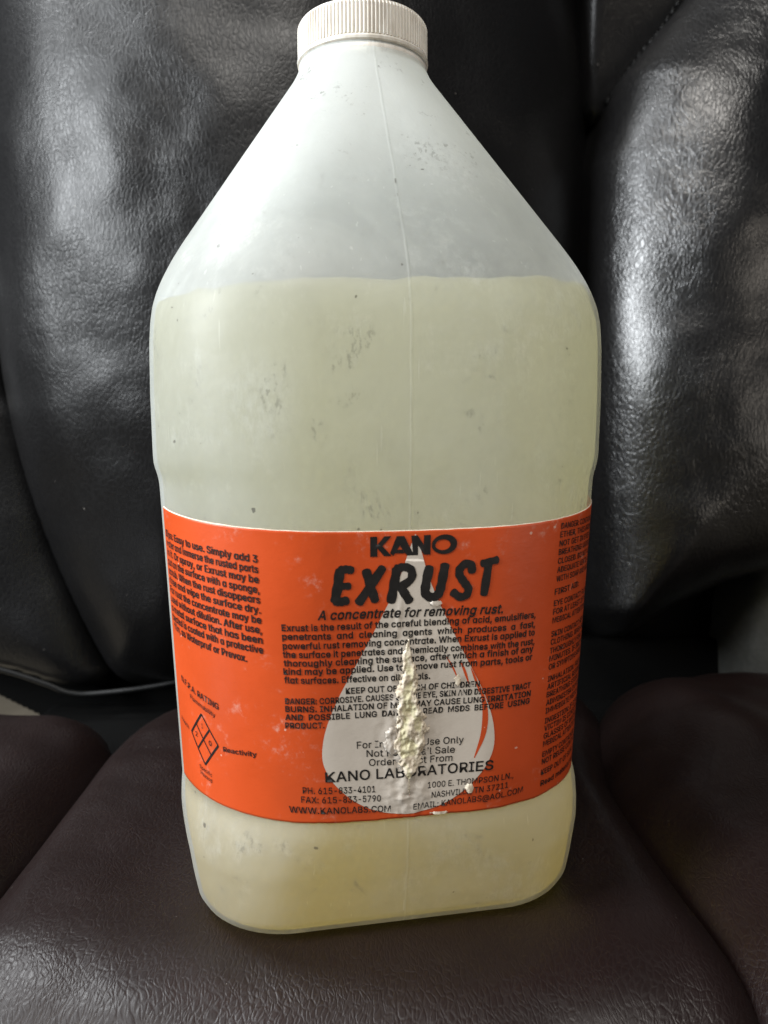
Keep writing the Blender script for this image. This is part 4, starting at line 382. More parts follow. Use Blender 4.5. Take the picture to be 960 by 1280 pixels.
def ex_main(x, y, d):
    e = 8 * gauss(x, y, -90, 330, 120, 200) - np.where(x > -60, .0019, .0013) * (x + 60) ** 2 - np.where(y > 290, .0003, .0006) * (y - 290) ** 2 + 3 * np.minimum(d / 30, 1) * (gauss(x, y, -150, 300, 40, 90, .3))
    e += np.minimum(d / 25, 1) * (nz(x, y, 0.022, 3.1, 2.6) + nz(x, y, 0.05, 8.1, 0.7))
    # soft gathers running up from the bottom seam
    e += 2.2 * gauss(x, y, -122, 55, 9, 50, -.15) + 2.0 * gauss(x, y, -90, 50, 10, 45, .1) - 2.5 * gauss(x, y, -106, 50, 8, 50)
    return e
pillow('back_cushion', grow(POLY_MAIN, 7), 46, 70, M_back, BACK, ex_main, base=42, clip=(-260, -30, 200, 560), smooth=2)
pillow('back_side_panel', POLY_FLANK, 26, 60, M_back, BACK, lambda x, y, d: nz(x, y, 0.02, 5, 3.0), base=-6, clip=(-345, -30, -100, 300), smooth=1)
def ex_wing(x, y, d):
    return np.minimum(d / 25, 1) * (nz(x, y, 0.02, 13.1, 3.0) + nz(x, y, 0.06, 2.1, 0.8)) - .0003 * (y - 200) ** 2 + 6 * gauss(x, y, 200, 330, 40, 110, .1)
pillow('back_wing', grow(POLY_WING, 7), 50, 72, M_wing, BACK, ex_wing, base=16, clip=(120, 0, 470, 560), smooth=1)
def panel_tilt(x, y): return .24 * (y - 350) - .16 * (x - 140)
pillow('shoulder_panel', [(x - 16 if x < 138 else x, y) for x, y in grow(POLY_UPPER, 3)], 5, 8, M_back, BACK, lambda x, y, d: nz(x, y, 0.03, 23.1, 1.2) + panel_tilt(x, y), base=-9, clip=(120, 340, 340, 570), smooth=0)

def tube(pts, rad, n=8):
    vs = []; fs = []
    for i, p in enumerate(pts):
        a = pts[max(i - 1, 0)]; b = pts[min(i + 1, len(pts) - 1)]
        t = (Vector(b) - Vector(a)).normalized()
        u = t.orthogonal().normalized() if abs(t.x) < .9 else t.cross(Vector((0, 0, 1))).normalized()
        v = t.cross(u)
        rr = rad[i] if isinstance(rad, (list, tuple)) else rad
        for k in range(n):
            an = 2 * math.pi * k / n
            vs.append(Vector(p) + (u * math.cos(an) + v * math.sin(an)) * rr)
        if i:
            for k in range(n):
                fs.append(((i - 1) * n + k, (i - 1) * n + (k + 1) % n, i * n + (k + 1) % n, i * n + k))
    fs.append(tuple(range(n))[::-1]); fs.append(tuple(range((len(pts) - 1) * n, len(pts) * n)))
    return vs, fs
def catmull(pts, k=8):
    P = [np.array(p, float) for p in pts]; P = [2 * P[0] - P[1]] + P + [2 * P[-1] - P[-2]]; out = []
    for i in range(1, len(P) - 2):
        for j in range(k):
            t = j / k
            out.append(.5 * (2 * P[i] + (P[i + 1] - P[i - 1]) * t + (2 * P[i - 1] - 5 * P[i] + 4 * P[i + 1] - P[i + 2]) * t * t + (3 * P[i] - P[i - 1] - 3 * P[i + 1] + P[i + 2]) * t ** 3))
    out.append(P[-2]); return out
def on_back(a, v, h): return BACK[0] + BACK[1] * a + BACK[2] * v + BACK[3] * h - CH0
# welt along the bottom of the back
pv, pf = tube([on_back(a, v, 6) for a, v in catmull(PIPE)], 1.9, 10)
mesh_obj('piping', pv, pf, M_welt, chair)
# row of stitches beside the shoulder seam
sv = []; sf = []
st = catmull(STITCH, 12); acc = 0; seg = []
def add_stitch(p0, p1):
    m = (p0 + p1) / 2; k = float(panel_tilt(*m))
    v, f = tube([on_back(*(p0), k - 4.4), on_back(*((p0 + m) / 2), k - 2.0), on_back(*((p1 + m) / 2), k - 2.0), on_back(*(p1), k - 4.4)], [.5, .75, .75, .5], 6)
    n = len(sv); sv.extend(v); sf.extend([tuple(i + n for i in g) for g in f])
L = [0]
for i in range(1, len(st)): L.append(L[-1] + np.linalg.norm(st[i] - st[i - 1]))
def at_len(l):
    return np.array([np.interp(l, L, [p[0] for p in st]), np.interp(l, L, [p[1] for p in st])])
l = 0
while l + 4.2 < L[-1]:
    add_stitch(at_len(l), at_len(l + 4.0)); l += 5.4
mesh_obj('stitching', sv, sf, M_thread, chair)

# seat
def ex_seat(x, y, d):
    fr = np.clip((-62 - y) / 60, 0, None)
    e = -27 * fr ** 2
    rr = np.sqrt((x / 100) ** 2 + (y / 100) ** 2)
    e += 5.0 * np.clip(1 - np.exp(-((np.clip(rr - .74, 0, None)) / .33) ** 2), 0, 1) * (y > -200)
    foot = 1 / (1 + np.exp((rr - .95) * 18))
    e += (1 - foot) * np.minimum(d / 20, 1) * (nz(x, y, 0.03, 1.7, 1.6) + nz(x, y, 0.08, 4.7, .45))
    return e
POLY_SEAT = [(-128, -260), (-129, -42), (-130, 40), (-131, 85), (-124, 118), (-108, 142), (-60, 158), (60, 165), (128, 160), (128, 120), (109, 52), (109, 0), (111, -60), (116, -100), (120, -260)]
pillow('seat_cushion', grow(POLY_SEAT, 5), 26, 22, M_seat, SEAT, ex_seat, base=-26.3, clip=(-150, -190, 150, 190), step=3.0, smooth=1)
def ex_r(x, y, d):
    return np.minimum(d / 20, 1) * (nz(x, y, 0.028, 41.7, 3.2) + nz(x, y, 0.07, 9.7, .9)) + 9 * gauss(x, y, 168, 70, 24, 80, .18) - 10 * np.clip((-60 - y) / 60, 0, None) ** 2
POLY_BR = [(116, -260), (112, -60), (110, 0), (110, 52), (122, 110), (142, 152), (200, 180), (250, 178), (340, 170), (340, -260)]
o = pillow('side_bolster', grow(POLY_BR, 5), 40, 52, M_seat, SEAT, ex_r, base=-24, clip=(95, -190, 335, 190), step=4.0)
POLY_BL = [(-130, -260), (-132, 40), (-138, 108), (-170, 124), (-230, 126), (-330, 126), (-330, -260)]
pillow('side_bolster', grow(POLY_BL, 6), 34, 40, M_seat, SEAT, lambda x, y, d: np.minimum(d / 20, 1) * nz(x, y, 0.028, 61.7, 3.0), base=-23, clip=(-325, -190, -115, 140), step=4.0)
# black sheets and boxes added behind and below the pads to darken the gaps
def box(x0, x1, y0, y1, z0, z1):
    v = [Vector((x, y, z)) - CH0 for z in (z0, z1) for y in (y0, y1) for x in (x0, x1)]
    return v, [(0, 2, 3, 1), (4, 5, 7, 6), (0, 1, 5, 4), (2, 6, 7, 3), (0, 4, 6, 2), (1, 3, 7, 5)]
def boxes(name, L_, mat, bevel=3):
    vs = []; fs = []
    for b in L_:
        v, f = box(*b); n = len(vs); vs += v; fs += [tuple(i + n for i in g) for g in f]
    o = mesh_obj(name, vs, fs, mat, chair, smooth=False)
    if bevel:
        m = o.modifiers.new('bevel', 'BEVEL'); m.width = bevel * S; m.segments = 3
    return o
boxes('seat_frame', [(-222, 500, 129, 270, -130, -28), (-320, 330, -170, 128, -130, -52)], M_frame_shade, 8)  # the rear box is a filler that keeps the gap dark
pillow('back_gap_shade', [(-330, 12), (-330, 600), (520, 600), (520, 12)], 1, 4, M_frame_shade, BACK, None, base=-34, step=12, clip=(-335, 0, 525, 600), smooth=0)  # dark sheet standing in for shade between the back pads
LIP = [(-332.0, 18.0), (-252.0, -24.0), (-211.0, -45.0), (-123.0, -52.0), (404.0, -57.0), (402.0, 12.0)]
pillow('back_underside', LIP, 3, 8, M_frame_shade, (Vector((0, 222, 0)),) + BACK[1:], None, base=-6, step=2, clip=(-330, -60, 505, 45), smooth=0)  # dark strip standing in for shade under the back
pillow('armrest', ARM, 30, 34, M_bracket, BACK, None, base=-10, clip=(200, -30, 320, 90))
boxes('chair_leg', [(-300, -255, -150, -105, -455, -131)], M_frame_shade, 4)
boxes('chair_leg', [(270, 315, -150, -105, -455, -131)], M_frame_shade, 4)
boxes('chair_leg', [(-300, -255, 254, 299, -455, -131)], M_frame_shade, 4)
boxes('chair_leg', [(270, 315, 254, 299, -455, -131)], M_frame_shade, 4)
boxes('seat_rail', [(-240, 250, 130, 250, -128, -100)], M_frame_shade, 3)

# ------------------------------------------------------------------ jug
jug = empty('plastic_jug', (0, 0, 0), R(10.16))
tag(jug, 'translucent white plastic jug of pale yellow liquid with ribbed cap and torn orange label', 'jug')
RR = 49.24
def wrec(z): return 69.94 + (73.48 - 69.94) * (z - 42.33) / (131.19 - 42.33)
PROF = [  # z, half width, half depth, corner radius
 (0, 57, 61, 22), (.6, 60.2, 64.4, 26), (2.4, 63.2, 67.5, 29.5), (6, 65.2, 69.8, 31.5), (12, 66.4, 71.2, 33), (20, 67.6, 72.8, 35), (24, 68.4, 73.7, 36.5),
 (30, 69.6, 74.8, 41), (35, 70.3, 75.4, 45), (39, 70.2, 75.4, 48), (41, wrec(41), wrec(41) + 5.38, RR), (90, wrec(90), wrec(90) + 5.38, RR),
 (141.5, wrec(141.5), wrec(141.5) + 5.38, RR), (143.5, wrec(143.5) + .1, wrec(143.5) + 5.42, RR), (146.5, 75.0, 79.55, 49.3), (148.5, 75.5, 79.7, 49.4), (152, 75.6, 79.95, 49.5),
 (170, 75.7, 80.5, 49.5), (186, 75.4, 80.5, 49.4), (193, 74.9, 80.1, 49.2), (198, 74.1, 79.2, 48.9), (202.5, 72.8, 77.6, 48.4), (207, 71.0, 75.5, 47.6), (212, 68.6, 72.7, 46.6),
 (218, 65.2, 68.8, 45), (281, 26.0, 26.4, 26), (284, 24.4, 24.4, 24.4), (286, 23.4, 23.4, 23.4), (298, 22.0, 22.0, 22.0)]
PA = np.array(PROF, float)
zz = np.concatenate([np.array([0, .3, .6, 1.2, 2, 3, 4.5, 6]), np.arange(7.5, 298.1, 1.5)])
def prof(z): return tuple(np.interp(z, PA[:, 0], PA[:, k]) for k in (1, 2, 3))
pr = np.array([prof(z) for z in zz])
sm = pr.copy()
for i in range(8, len(zz) - 2): sm[i] = .25 * pr[i - 1] + .5 * pr[i] + .25 * pr[i + 1]
def ring(w_, d_, r_, nf=10, nc=14):
    r_ = min(r_, w_, d_); pts = []
    for sx, sy, a0 in ((1, -1, -90), (1, 1, 0), (-1, 1, 90), (-1, -1, 180)):
        for i in range(nc):
            a = R(a0 + 90 * i / nc); pts.append((sx * (w_ - r_) + r_ * math.cos(a), sy * (d_ - r_) + r_ * math.sin(a)))
        a = R(a0 + 90); e0 = (sx * (w_ - r_) + r_ * math.cos(a), sy * (d_ - r_) + r_ * math.sin(a))
        nx_, ny_ = {(1, -1): (1, 1), (1, 1): (-1, 1), (-1, 1): (-1, -1), (-1, -1): (1, -1)}[(sx, sy)]
        b = R(a0 + 90); e1 = (nx_ * (w_ - r_) + r_ * math.cos(b), ny_ * (d_ - r_) + r_ * math.sin(b))
        for i in range(nf): t = i / nf; pts.append((e0[0] * (1 - t) + e1[0] * t, e0[1] * (1 - t) + e1[1] * t))
    return pts
def loft(rings, cap0=True, cap1=True):
    n = len(rings[0]); vs = [p for r_ in rings for p in r_]; fs = []
    for j in range(len(rings) - 1):
        for i in range(n):
            fs.append((j * n + i, j * n + (i + 1) % n, (j + 1) * n + (i + 1) % n, (j + 1) * n + i))
    if cap0:
        c = len(vs); vs.append(tuple(np.mean(rings[0], 0))); fs += [(i + 1 if i + 1 < n else 0, i, c) for i in range(n)]
    if cap1:
        c = len(vs); b = (len(rings) - 1) * n; vs.append(tuple(np.mean(rings[-1], 0))); fs += [(b + i, b + (i + 1) % n, c) for i in range(n)]
    return vs, fs
rings = []
for z, (a, b, c) in zip(zz, sm): rings.append([(x, y, z) for x, y in ring(a, b, c)])
bv, bf = loft(rings)
body = mesh_obj('jug_body', bv, bf, M_shell, jug)
# the liquid, filling the jug to just under the shoulder
ZL = 201.5
lr = []
for z in [.9, 1.5, 2.5, 4, 6, 9] + list(np.arange(12, 193, 3.0)) + [195.0]:
    a, b, c = prof(z); k = 1.2 if z > 3 else 2.0
    lr.append([(x, y, z) for x, y in ring(a - k, b - k, c - k)])
def lring(z0, wob, k):
    out = []
    for i, (x, y) in enumerate(ring(75, 80, 49)):
        an = math.atan2(y, x)
        z = z0 + .045 * x + wob * (fbm((math.cos(an) * 9, math.sin(an) * 9, 2.0), 4))
        a, b, c = prof(z); x2, y2 = ring(a - k, b - k, c - k)[i]; out.append((x2, y2, z))
    return out
lr.append(lring(ZL - 1.5, 1.4, 1.2)); lr.append(lring(ZL, 1.4, 1.3)); top = lring(ZL + .1, 1.4, 2.6); lr.append([(x, y, ZL + .045 * x - .3) for x, y, z in top])
lv, lf = loft(lr)
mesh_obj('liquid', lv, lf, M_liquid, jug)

# cap
def lathe(profile, n, cap0=True):
    rs = []
    for r_, z, kk in profile:
        rs.append([((r_ + (kk * (0.42 if (i % 4) in (0, 1) else 0))) * math.cos(2 * math.pi * i / n), (r_ + (kk * (0.42 if (i % 4) in (0, 1) else 0))) * math.sin(2 * math.pi * i / n), z) for i in range(n)])
    return loft(rs, cap0)
cp = [(21, 289.2, 0), (23.0, 289.1, 0), (23.65, 289.5, 0), (23.75, 290.3, 0), (23.5, 290.9, 0), (23.12, 291.1, 0), (23.1, 291.3, 1), (23.1, 296, 1), (23.05, 301.2, 1), (22.9, 301.9, .4), (22.5, 302.6, 0), (21.6, 303.0, 0), (19, 303.05, 0)]
cv_, cf_ = lathe(cp, 440, False)
cap = mesh_obj('screw_cap', cv_, cf_, M_cap, jug, smooth=False)
rp = [(22.2, 284.6, 0), (23.1, 284.7, 0), (23.4, 285.4, 0), (23.3, 288.0, 0), (22.6, 289.0, 0), (21.0, 289.1, 0)]
rv, rf = lathe(rp, 128, False)
tab = len(rv)
mesh_obj('tamper_ring', rv, rf, M_cap, cap)

# label ---------------------------------------------------------------
WREF = 72.0; DD = 5.38
def zwave(s, z):
    return 0.0
def swell(s, z):
    """how far the paper has lifted round the tear, in mm"""
    g = math.exp(-((s + .3) / 6.5) ** 2 - ((z - 68) / 24) ** 2)
    e = g * (.55 + 1.1 * noise.noise(Vector((s * .35, z * .22, 7))) + .5 * noise.noise(Vector((s * .9, z * .7, 3))))
    e += .5 * math.exp(-((s) / 7) ** 2 - ((z - 49) / 4) ** 2) * (.5 + noise.noise(Vector((s * .25, z * 1.1, 17))))
    e += .22 * math.exp(-((s + 3.2 - .12 * (z - 105)) / .5) ** 2) * math.exp(-((z - 104) / 7) ** 2)
    return max(e, -.05)
def lab(s, z, off):
    w_ = wrec(z); d_ = w_ + DD; fl_ = WREF - RR; qt = math.pi / 2 * RR; a = abs(s); sg = 1 if s >= 0 else -1
    if a <= fl_: x, y, nx_, ny_ = a * (w_ - RR) / fl_, -d_, 0, -1
    elif a <= fl_ + qt:
        t = (a - fl_) / RR; nx_, ny_ = math.sin(t), -math.cos(t); x = w_ - RR + RR * nx_; y = -(d_ - RR) + RR * ny_
    else: x, y, nx_, ny_ = w_, -(d_ - RR) + (a - fl_ - qt), 1, 0
    off = off + swell(s, z)
    return ((x + nx_ * off) * sg, y + ny_ * off, z)
def ztop(s): return 129.75 + 2.3 * (s / 58) ** 2 + .12 * noise.noise(Vector((s * .25, 1, 1)))
def zbot(s): return 41.15 + (2.0 if s < 0 else -.2) * (s / 58) ** 2 + .25 * noise.noise(Vector((s * .12, 5, 1))) + .12 * noise.noise(Vector((s * .5, 5, 9)))
ss = np.concatenate([np.arange(-86.5, -12, 1.5), np.arange(-12, 12, .5), np.arange(12, 104, 1.5)])
tt = np.linspace(0, 1, 130)
vs = []; fs = []; fm = []
ns, ntt = len(ss), len(tt)
for s in ss:
    z0, z1 = zbot(s), ztop(s)
    for t in tt: vs.append(lab(s, z0 + (z1 - z0) * t, .32))
for i in range(ns - 1):
    for j in range(ntt - 1):
        a = i * ntt + j; fs.append((a, a + ntt, a + ntt + 1, a + 1)); fm.append(0)
# paper edge turned back to the plastic
b0 = len(vs)
for s in ss: vs.append(lab(s, ztop(s) + .22, .04))
for i in range(ns - 1): fs.append((i * ntt + ntt - 1, (i + 1) * ntt + ntt - 1, b0 + i + 1, b0 + i)); fm.append(1)
b1 = len(vs)
for s in ss: vs.append(lab(s, zbot(s) - .1, .04))
for i in range(ns - 1): fs.append((b1 + i, b1 + i + 1, (i + 1) * ntt, i * ntt)); fm.append(1)
label = mesh_obj('paper_label', vs, fs, [M_orange, M_edge], jug, fmat=fm)
label['label'] = 'orange paper label with black printing, torn open down the middle'

def flat_mesh(name, polys, off, mat, cell=2.0, parent=None, dz=0.004):
    """polygons drawn in label millimetres, cut fine enough to bend round the jug"""
    bm = bmesh.new()
    for k, poly in enumerate(polys):
        vsb = [bm.verts.new((x, y, off + dz * k)) for x, y in poly]
        bm.faces.new(vsb)
    bmesh.ops.triangulate(bm, faces=bm.faces[:])
    if cell:
        xs = [v.co.x for v in bm.verts]; ys = [v.co.y for v in bm.verts]
        for ax, lo, hi in ((0, min(xs), max(xs)), (1, min(ys), max(ys))):
            c = lo + cell
            while c < hi:
                bmesh.ops.bisect_plane(bm, geom=bm.verts[:] + bm.edges[:] + bm.faces[:], plane_co=(c, 0, 0) if ax == 0 else (0, c, 0), plane_no=(1, 0, 0) if ax == 0 else (0, 1, 0))
                c += cell
    for f in bm.faces:
        if f.normal.z < 0: f.normal_flip()
    bm.verts.index_update()
    v = [lab(q.co.x, q.co.y, q.co.z) for q in bm.verts]; f = [tuple(q.index for q in g.verts) for g in bm.faces]
    bm.free()
    return mesh_obj(name, v, f, mat, parent or label)
# the grey drop
def rs(poly): return [tuple(p) for p in poly]
hw = [(128.7, 0.1), (124, 1.7), (118, 3.5), (111.7, 5.9), (104, 9.6), (96, 13.8), (88, 18.3), (80, 22.8), (73, 25.8), (67, 27.4), (61, 27.6), (55, 25.2), (50, 20.8), (46, 15), (43.6, 8.5), (42.5, 1.5)]
right_e = catmull([(1.3 - 1.3 * (128.7 - z) / 86 + a, z) for z, a in hw], 4)
left_e = catmull([(1.3 - 1.3 * (128.7 - z) / 86 - a, z) for z, a in hw], 4)
drop = flat_mesh('drop_emblem', [rs(right_e) + rs(left_e)[::-1]], .43, M_drop, .6)
def crescent(c, wd):
    P = catmull(c, 6); n = len(P); A_ = []; B_ = []
    for i, p in enumerate(P):
        a = P[max(i - 1, 0)]; b = P[min(i + 1, n - 1)]; t = (b - a) / np.linalg.norm(b - a); nn = np.array([-t[1], t[0]])
        h = wd * math.sin(math.pi * min(1, max(.02, (i + .3) / n))) ** .8 / 2
        A_.append(tuple(p + nn * h)); B_.append(tuple(p - nn * h))
    return A_ + B_[::-1]
flat_mesh('highlight_stroke', [crescent([(11.0, 91.6), (13.2, 88.2), (15, 84.4)], .55), crescent([(15.6, 89.8), (17.2, 86.4), (18.7, 82.4)], .8), crescent([(19.0, 87.5), (20.8, 83.6), (22.6, 79)], .8),
    crescent([(22.3, 81.5), (24.0, 76), (24.6, 70.4), (24.0, 65), (21.8, 58.6)], 1.9)], .46, M_orange, 1.0)

# lettering -----------------------------------------------------------
def heavy(g, fat):
    """one letter as points and triangles, thickened by a rim of width fat"""
    p = [(g[1][i] / 500, g[1][i + 1] / 500) for i in range(0, len(g[1]), 2)]
    f = [tuple(g[2][i:i + 3]) for i in range(0, len(g[2]), 3)]
    V = list(p); F = list(f); cnt = {}
    for q in f:
        ar = (p[q[1]][0] - p[q[0]][0]) * (p[q[2]][1] - p[q[0]][1]) - (p[q[2]][0] - p[q[0]][0]) * (p[q[1]][1] - p[q[0]][1])
        o = q if ar > 0 else q[::-1]
        for i in range(3): e = (o[i], o[(i + 1) % 3]); cnt[e] = cnt.get(e, 0) + 1
    for (i, j) in cnt:
        if (j, i) in cnt: continue
        a = np.array(p[i]); c = np.array(p[j]); l = np.linalg.norm(c - a)
        if l < 1e-6: continue
        u = (c - a) / l; n = np.array([u[1], -u[0]]) * fat; u = u * fat * .45; k = len(V)
        V += [tuple(a - u * .2), tuple(c + u * .2), tuple(c + n + u), tuple(a + n - u)]; F += [(k, k + 1, k + 2, k + 3)]
    return V, F
FAT = {}
def text_polys(txt, bold, shear=0.0):
    x = 0.0; V = []; F = []
    for ch in txt:
        if ch == ' ': x += .19; continue
        if (ch, bold) not in FAT: FAT[(ch, bold)] = heavy(GL[ord(ch)], bold)
        p, f = FAT[(ch, bold)]; n = len(V)
        V += [(a + x + shear * b_, b_) for a, b_ in p]; F += [tuple(q + n for q in r_) for r_ in f]
        x += GL[ord(ch)][0] / 1000 + bold * .9
    return np.array(V), F
CAPH = .525
def lettering(name, lines, off=.52, mat=None, parent=None):
    """lines: text, s left, s right (None = natural width), baseline z left, z right, cap height, boldness, shear"""
    V = []; F = []
    for (txt, s0, s1, z0, z1, ch, bold, shear) in lines:
        v, f = text_polys(txt, bold, shear)
        if len(v) == 0: continue
        x0, x1 = v[:, 0].min(), v[:, 0].max(); k = ch / CAPH
        if s1 is None: s1 = s0 + (x1 - x0) * k
        if s0 is None: s0 = s1 - (x1 - x0) * k
        tx = (v[:, 0] - x0) / (x1 - x0); S_ = s0 + (s1 - s0) * tx; Z_ = z0 + (z1 - z0) * tx + v[:, 1] * k
        n = len(V); V += [lab(a, b, off) for a, b in zip(S_, Z_)]
        for g in f:                      # ink scraped away with the paper fibres
            i = g[0]; wz = math.exp(-((S_[i] + .3) / 9) ** 2 - ((Z_[i] - 68) / 17) ** 2) + .75 * math.exp(-((S_[i] - 16) / 7) ** 2 - ((Z_[i] - 81) / 4) ** 2)
            if noise.noise(Vector((S_[i] * .9, Z_[i] * .8, 31))) > .95 - 1.05 * wz: continue
            F.append(tuple(i + n for i in g))
    o = mesh_obj(name, V, F, mat or M_ink, parent or label)
    return o
a_ = '\u0251'
def fu(s): return s.replace('a', a_)
flat_mesh('brand_lettering', KANO + [list(KANO_O[0][:15]) + list(KANO_O[1][:15])[::-1], list(KANO_O[0][14:]) + [KANO_O[0][0]] + [KANO_O[1][0]] + list(KANO_O[1][14:])[::-1]], .47, M_ink, 2.0)
def brush(r_, pts):
    P = catmull(pts, 6); n = len(P); A_ = []; B_ = []; cap0 = []; cap1 = []
    for i, p in enumerate(P):
        a = P[max(i - 1, 0)]; b = P[min(i + 1, n - 1)]; t = (b - a) / np.linalg.norm(b - a); nn = np.array([-t[1], t[0]])
        rr = r_ * (1 + .07 * math.sin(i * 1.3 + p[0]))
        A_.append(tuple(p + nn * rr)); B_.append(tuple(p - nn * rr))
        if i == 0: cap0 = [tuple(p + rr * (-nn * math.cos(q_) * 1.0 - t * math.sin(q_) * .62)) for q_ in np.linspace(.25, math.pi - .25, 7)]
        if i == n - 1: cap1 = [tuple(p + rr * (nn * math.cos(q_) + t * math.sin(q_) * .62)) for q_ in np.linspace(.25, math.pi - .25, 7)]
    return A_ + cap1 + B_[::-1] + cap0
flat_mesh('title_lettering', [brush(r_, p) for r_, p in STROKES], .46, M_ink, 2.0, dz=.006)
lettering('tagline_lettering', [('A concentrate for removing rust.', -26.8, 28.2, 104.6, 103.9, 2.75, .022, .25)])
B1 = .022
lettering('description_lettering', [(fu(t), s0, s1, z0, z1, 1.95, B1, 0) for t, s0, s1, z0, z1 in [
 ('Exrust is the result of the careful blending of acid, emulsifiers,', -37.2, 40.0, 101.4, 101.3),
 ('penetrants  and  cleaning  agents  which  produces  a  fast,', -37.2, 40.1, 98.8, 98.3),
 ('powerful rust removing concentrate. When Exrust is applied to', -37.2, 40.1, 96.0, 95.7),
 ('the surface it penetrates and chemically combines with the rust,', -37.3, 40.3, 93.4, 92.8),
 ('thoroughly cleaning the surface, after which a finish of any', -37.2, 40.0, 90.8, 90.5),
 ('kind may be applied. Use to remove rust from parts, tools or', -37.4, 39.8, 88.3, 87.9),
 ('flat surfaces. Effective on all metals.', -37.3, 6.3, 85.7, 84.9)]])
lettering('warning_lettering', [(t, s0, s1, z0, z1, 1.8, B1, 0) for t, s0, s1, z0, z1 in [
 ('KEEP OUT OF REACH OF CHILDREN', -19.6, 22.2, 81.9, 81.4),
 ('DANGER: CORROSIVE. CAUSES SEVERE EYE, SKIN AND DIGESTIVE TRACT', -37.4, 39.9, 80.0 - .7, 79.2 - .3),
 ('BURNS. INHALATION OF MIST MAY CAUSE LUNG IRRITATION', -37.5, 40.2, 76.9, 76.2),
 ('AND  POSSIBLE  LUNG  DAMAGE.  READ  MSDS  BEFORE  USING', -37.7, 40.0, 74.4, 73.8),
 ('PRODUCT.', -37.8, -26.3, 71.8, 71.8)]])
lettering('address_lettering', [
 ('For Industrial Use Only', -16.8, 17.9, 64.7, 63.8, 2.2, .006, 0), ('Not For Retail Sale', -13.8, 15.1, 62.0 - .2, 61.1 - .2, 2.2, .006, 0), ('Order Direct From', -13.1, 14.4, 58.9, 58.3, 2.2, .006, 0),
 ('KANO LABORATORIES', -26.9, 28.3, 54.8, 54.2, 3.2, .012, 0),
 ('PH. 615-833-4101', -33.7, -11.2, 51.4, 50.4, 2.05, .01, 0), ('FAX: 615-833-5790', -34.3, -9.4, 48.5, 47.3, 2.05, .01, 0), ('WWW.KANOLABS.COM', -38.1, -6.2, 45.3, 43.7, 2.05, .01, 0),
 ('1000 E. THOMPSON LN.,', 6.3, 35.6, 50.2, 50.2, 1.95, .006, 0), ('NASHVILLE, TN 37211', 7.7, 33.9, 46.9, 47.3, 1.95, .006, 0), ('EMAIL: KANOLABS@AOL.COM', 1.5, 39.7, 43.7, 44.5, 1.95, .006, 0)])
LP = ['Dips: Easy to use. Simply add 3', 'water and immerse the rusted parts', 'in it. Or spray, or Exrust may be', 'put on the surface with a sponge,', 'scrub. When the rust disappears',
      'rinse and wipe the surface dry.', 'For rust the concentrate may be', 'used without dilution. After use,', 'a metal surface that has been', 'treated is coated with a protective', 'film, as Waterpruf or Prevox.']
LL = []
zl = 121.3
for i, t in enumerate(LP):
    s1 = -43.1 if i < 10 else -48.4; z1 = 121.3 - 3.0 * i if i < 10 else 91.4
    LL.append((fu(t), -84.5 if i < 10 else -83, s1, z1 + 4.6, z1, 2.2, .02, 0))
lettering('directions_lettering', LL)
RL = [('DANGER: CONTAINS GLYCOL', 48.6, 128.1), ('ETHER, THIS PRODUCT IS', 48.5, 125.4), ('NOT GET IN EYES. AVOID', 48.4, 122.6), ('BREATHING VAPORS. KEEP', 48.3, 119.9), ('CLOSED. DO NOT USE UN', 48.3, 117.1), ('ADEQUATE VENTILATION.', 48.2, 114.3), ('WITH SOAP AND WATER', 48.1, 111.5),
 ('FIRST AID:', 47.8, 107.4), ('EYE CONTACT: FLUSH EYES', 47.8, 103.7), ('FOR AT LEAST 15 MINUTES', 47.7, 101.0), ('MEDICAL ATTENTION NOW', 47.7, 98.2), ('SKIN CONTACT: REMOVE', 47.6, 93.8), ('CLOTHING. WASH SKIN', 47.6, 91.2), ('THOROUGHLY FOR 15 TO', 47.5, 88.4), ('MINUTES. IF IRRITATION', 47.5, 85.8), ('OR SYMPTOMS PERSIST', 47.5, 83.1),
 ('INHALATION: FRESH AIR', 47.5, 79.2), ('ARTIFICIAL RESPIRATION', 47.5, 76.6), ('BREATHING STOPS. THEN', 47.5, 74.0), ('ADMINISTER OXYGEN IF', 47.5, 71.3), ('IMMEDIATE MEDICAL AID', 47.5, 68.6), ('INGESTION: IF CONSCIOUS', 47.5, 65.3), ('VICTIM IS CONSCIOUS GIVE', 47.5, 62.8), ('GLASSES OF WATER. GET', 47.5, 60.2), ('MEDICAL ATTENTION NOW', 47.5, 57.6), ('EMPTY CONTAINER: DO', 47.5, 54.1), ('NOT REUSE CONTAINER.', 47.5, 51.6), ('KEEP OUT OF SUNLIGHT', 47.5, 48.0), ('Read material safety sheet', 47.6, 44.2)]
lettering('first_aid_lettering', [(t, s, s + 34 * len(t) / 22, z, z + .4, 1.85, .012, 0) for t, s, z in RL])
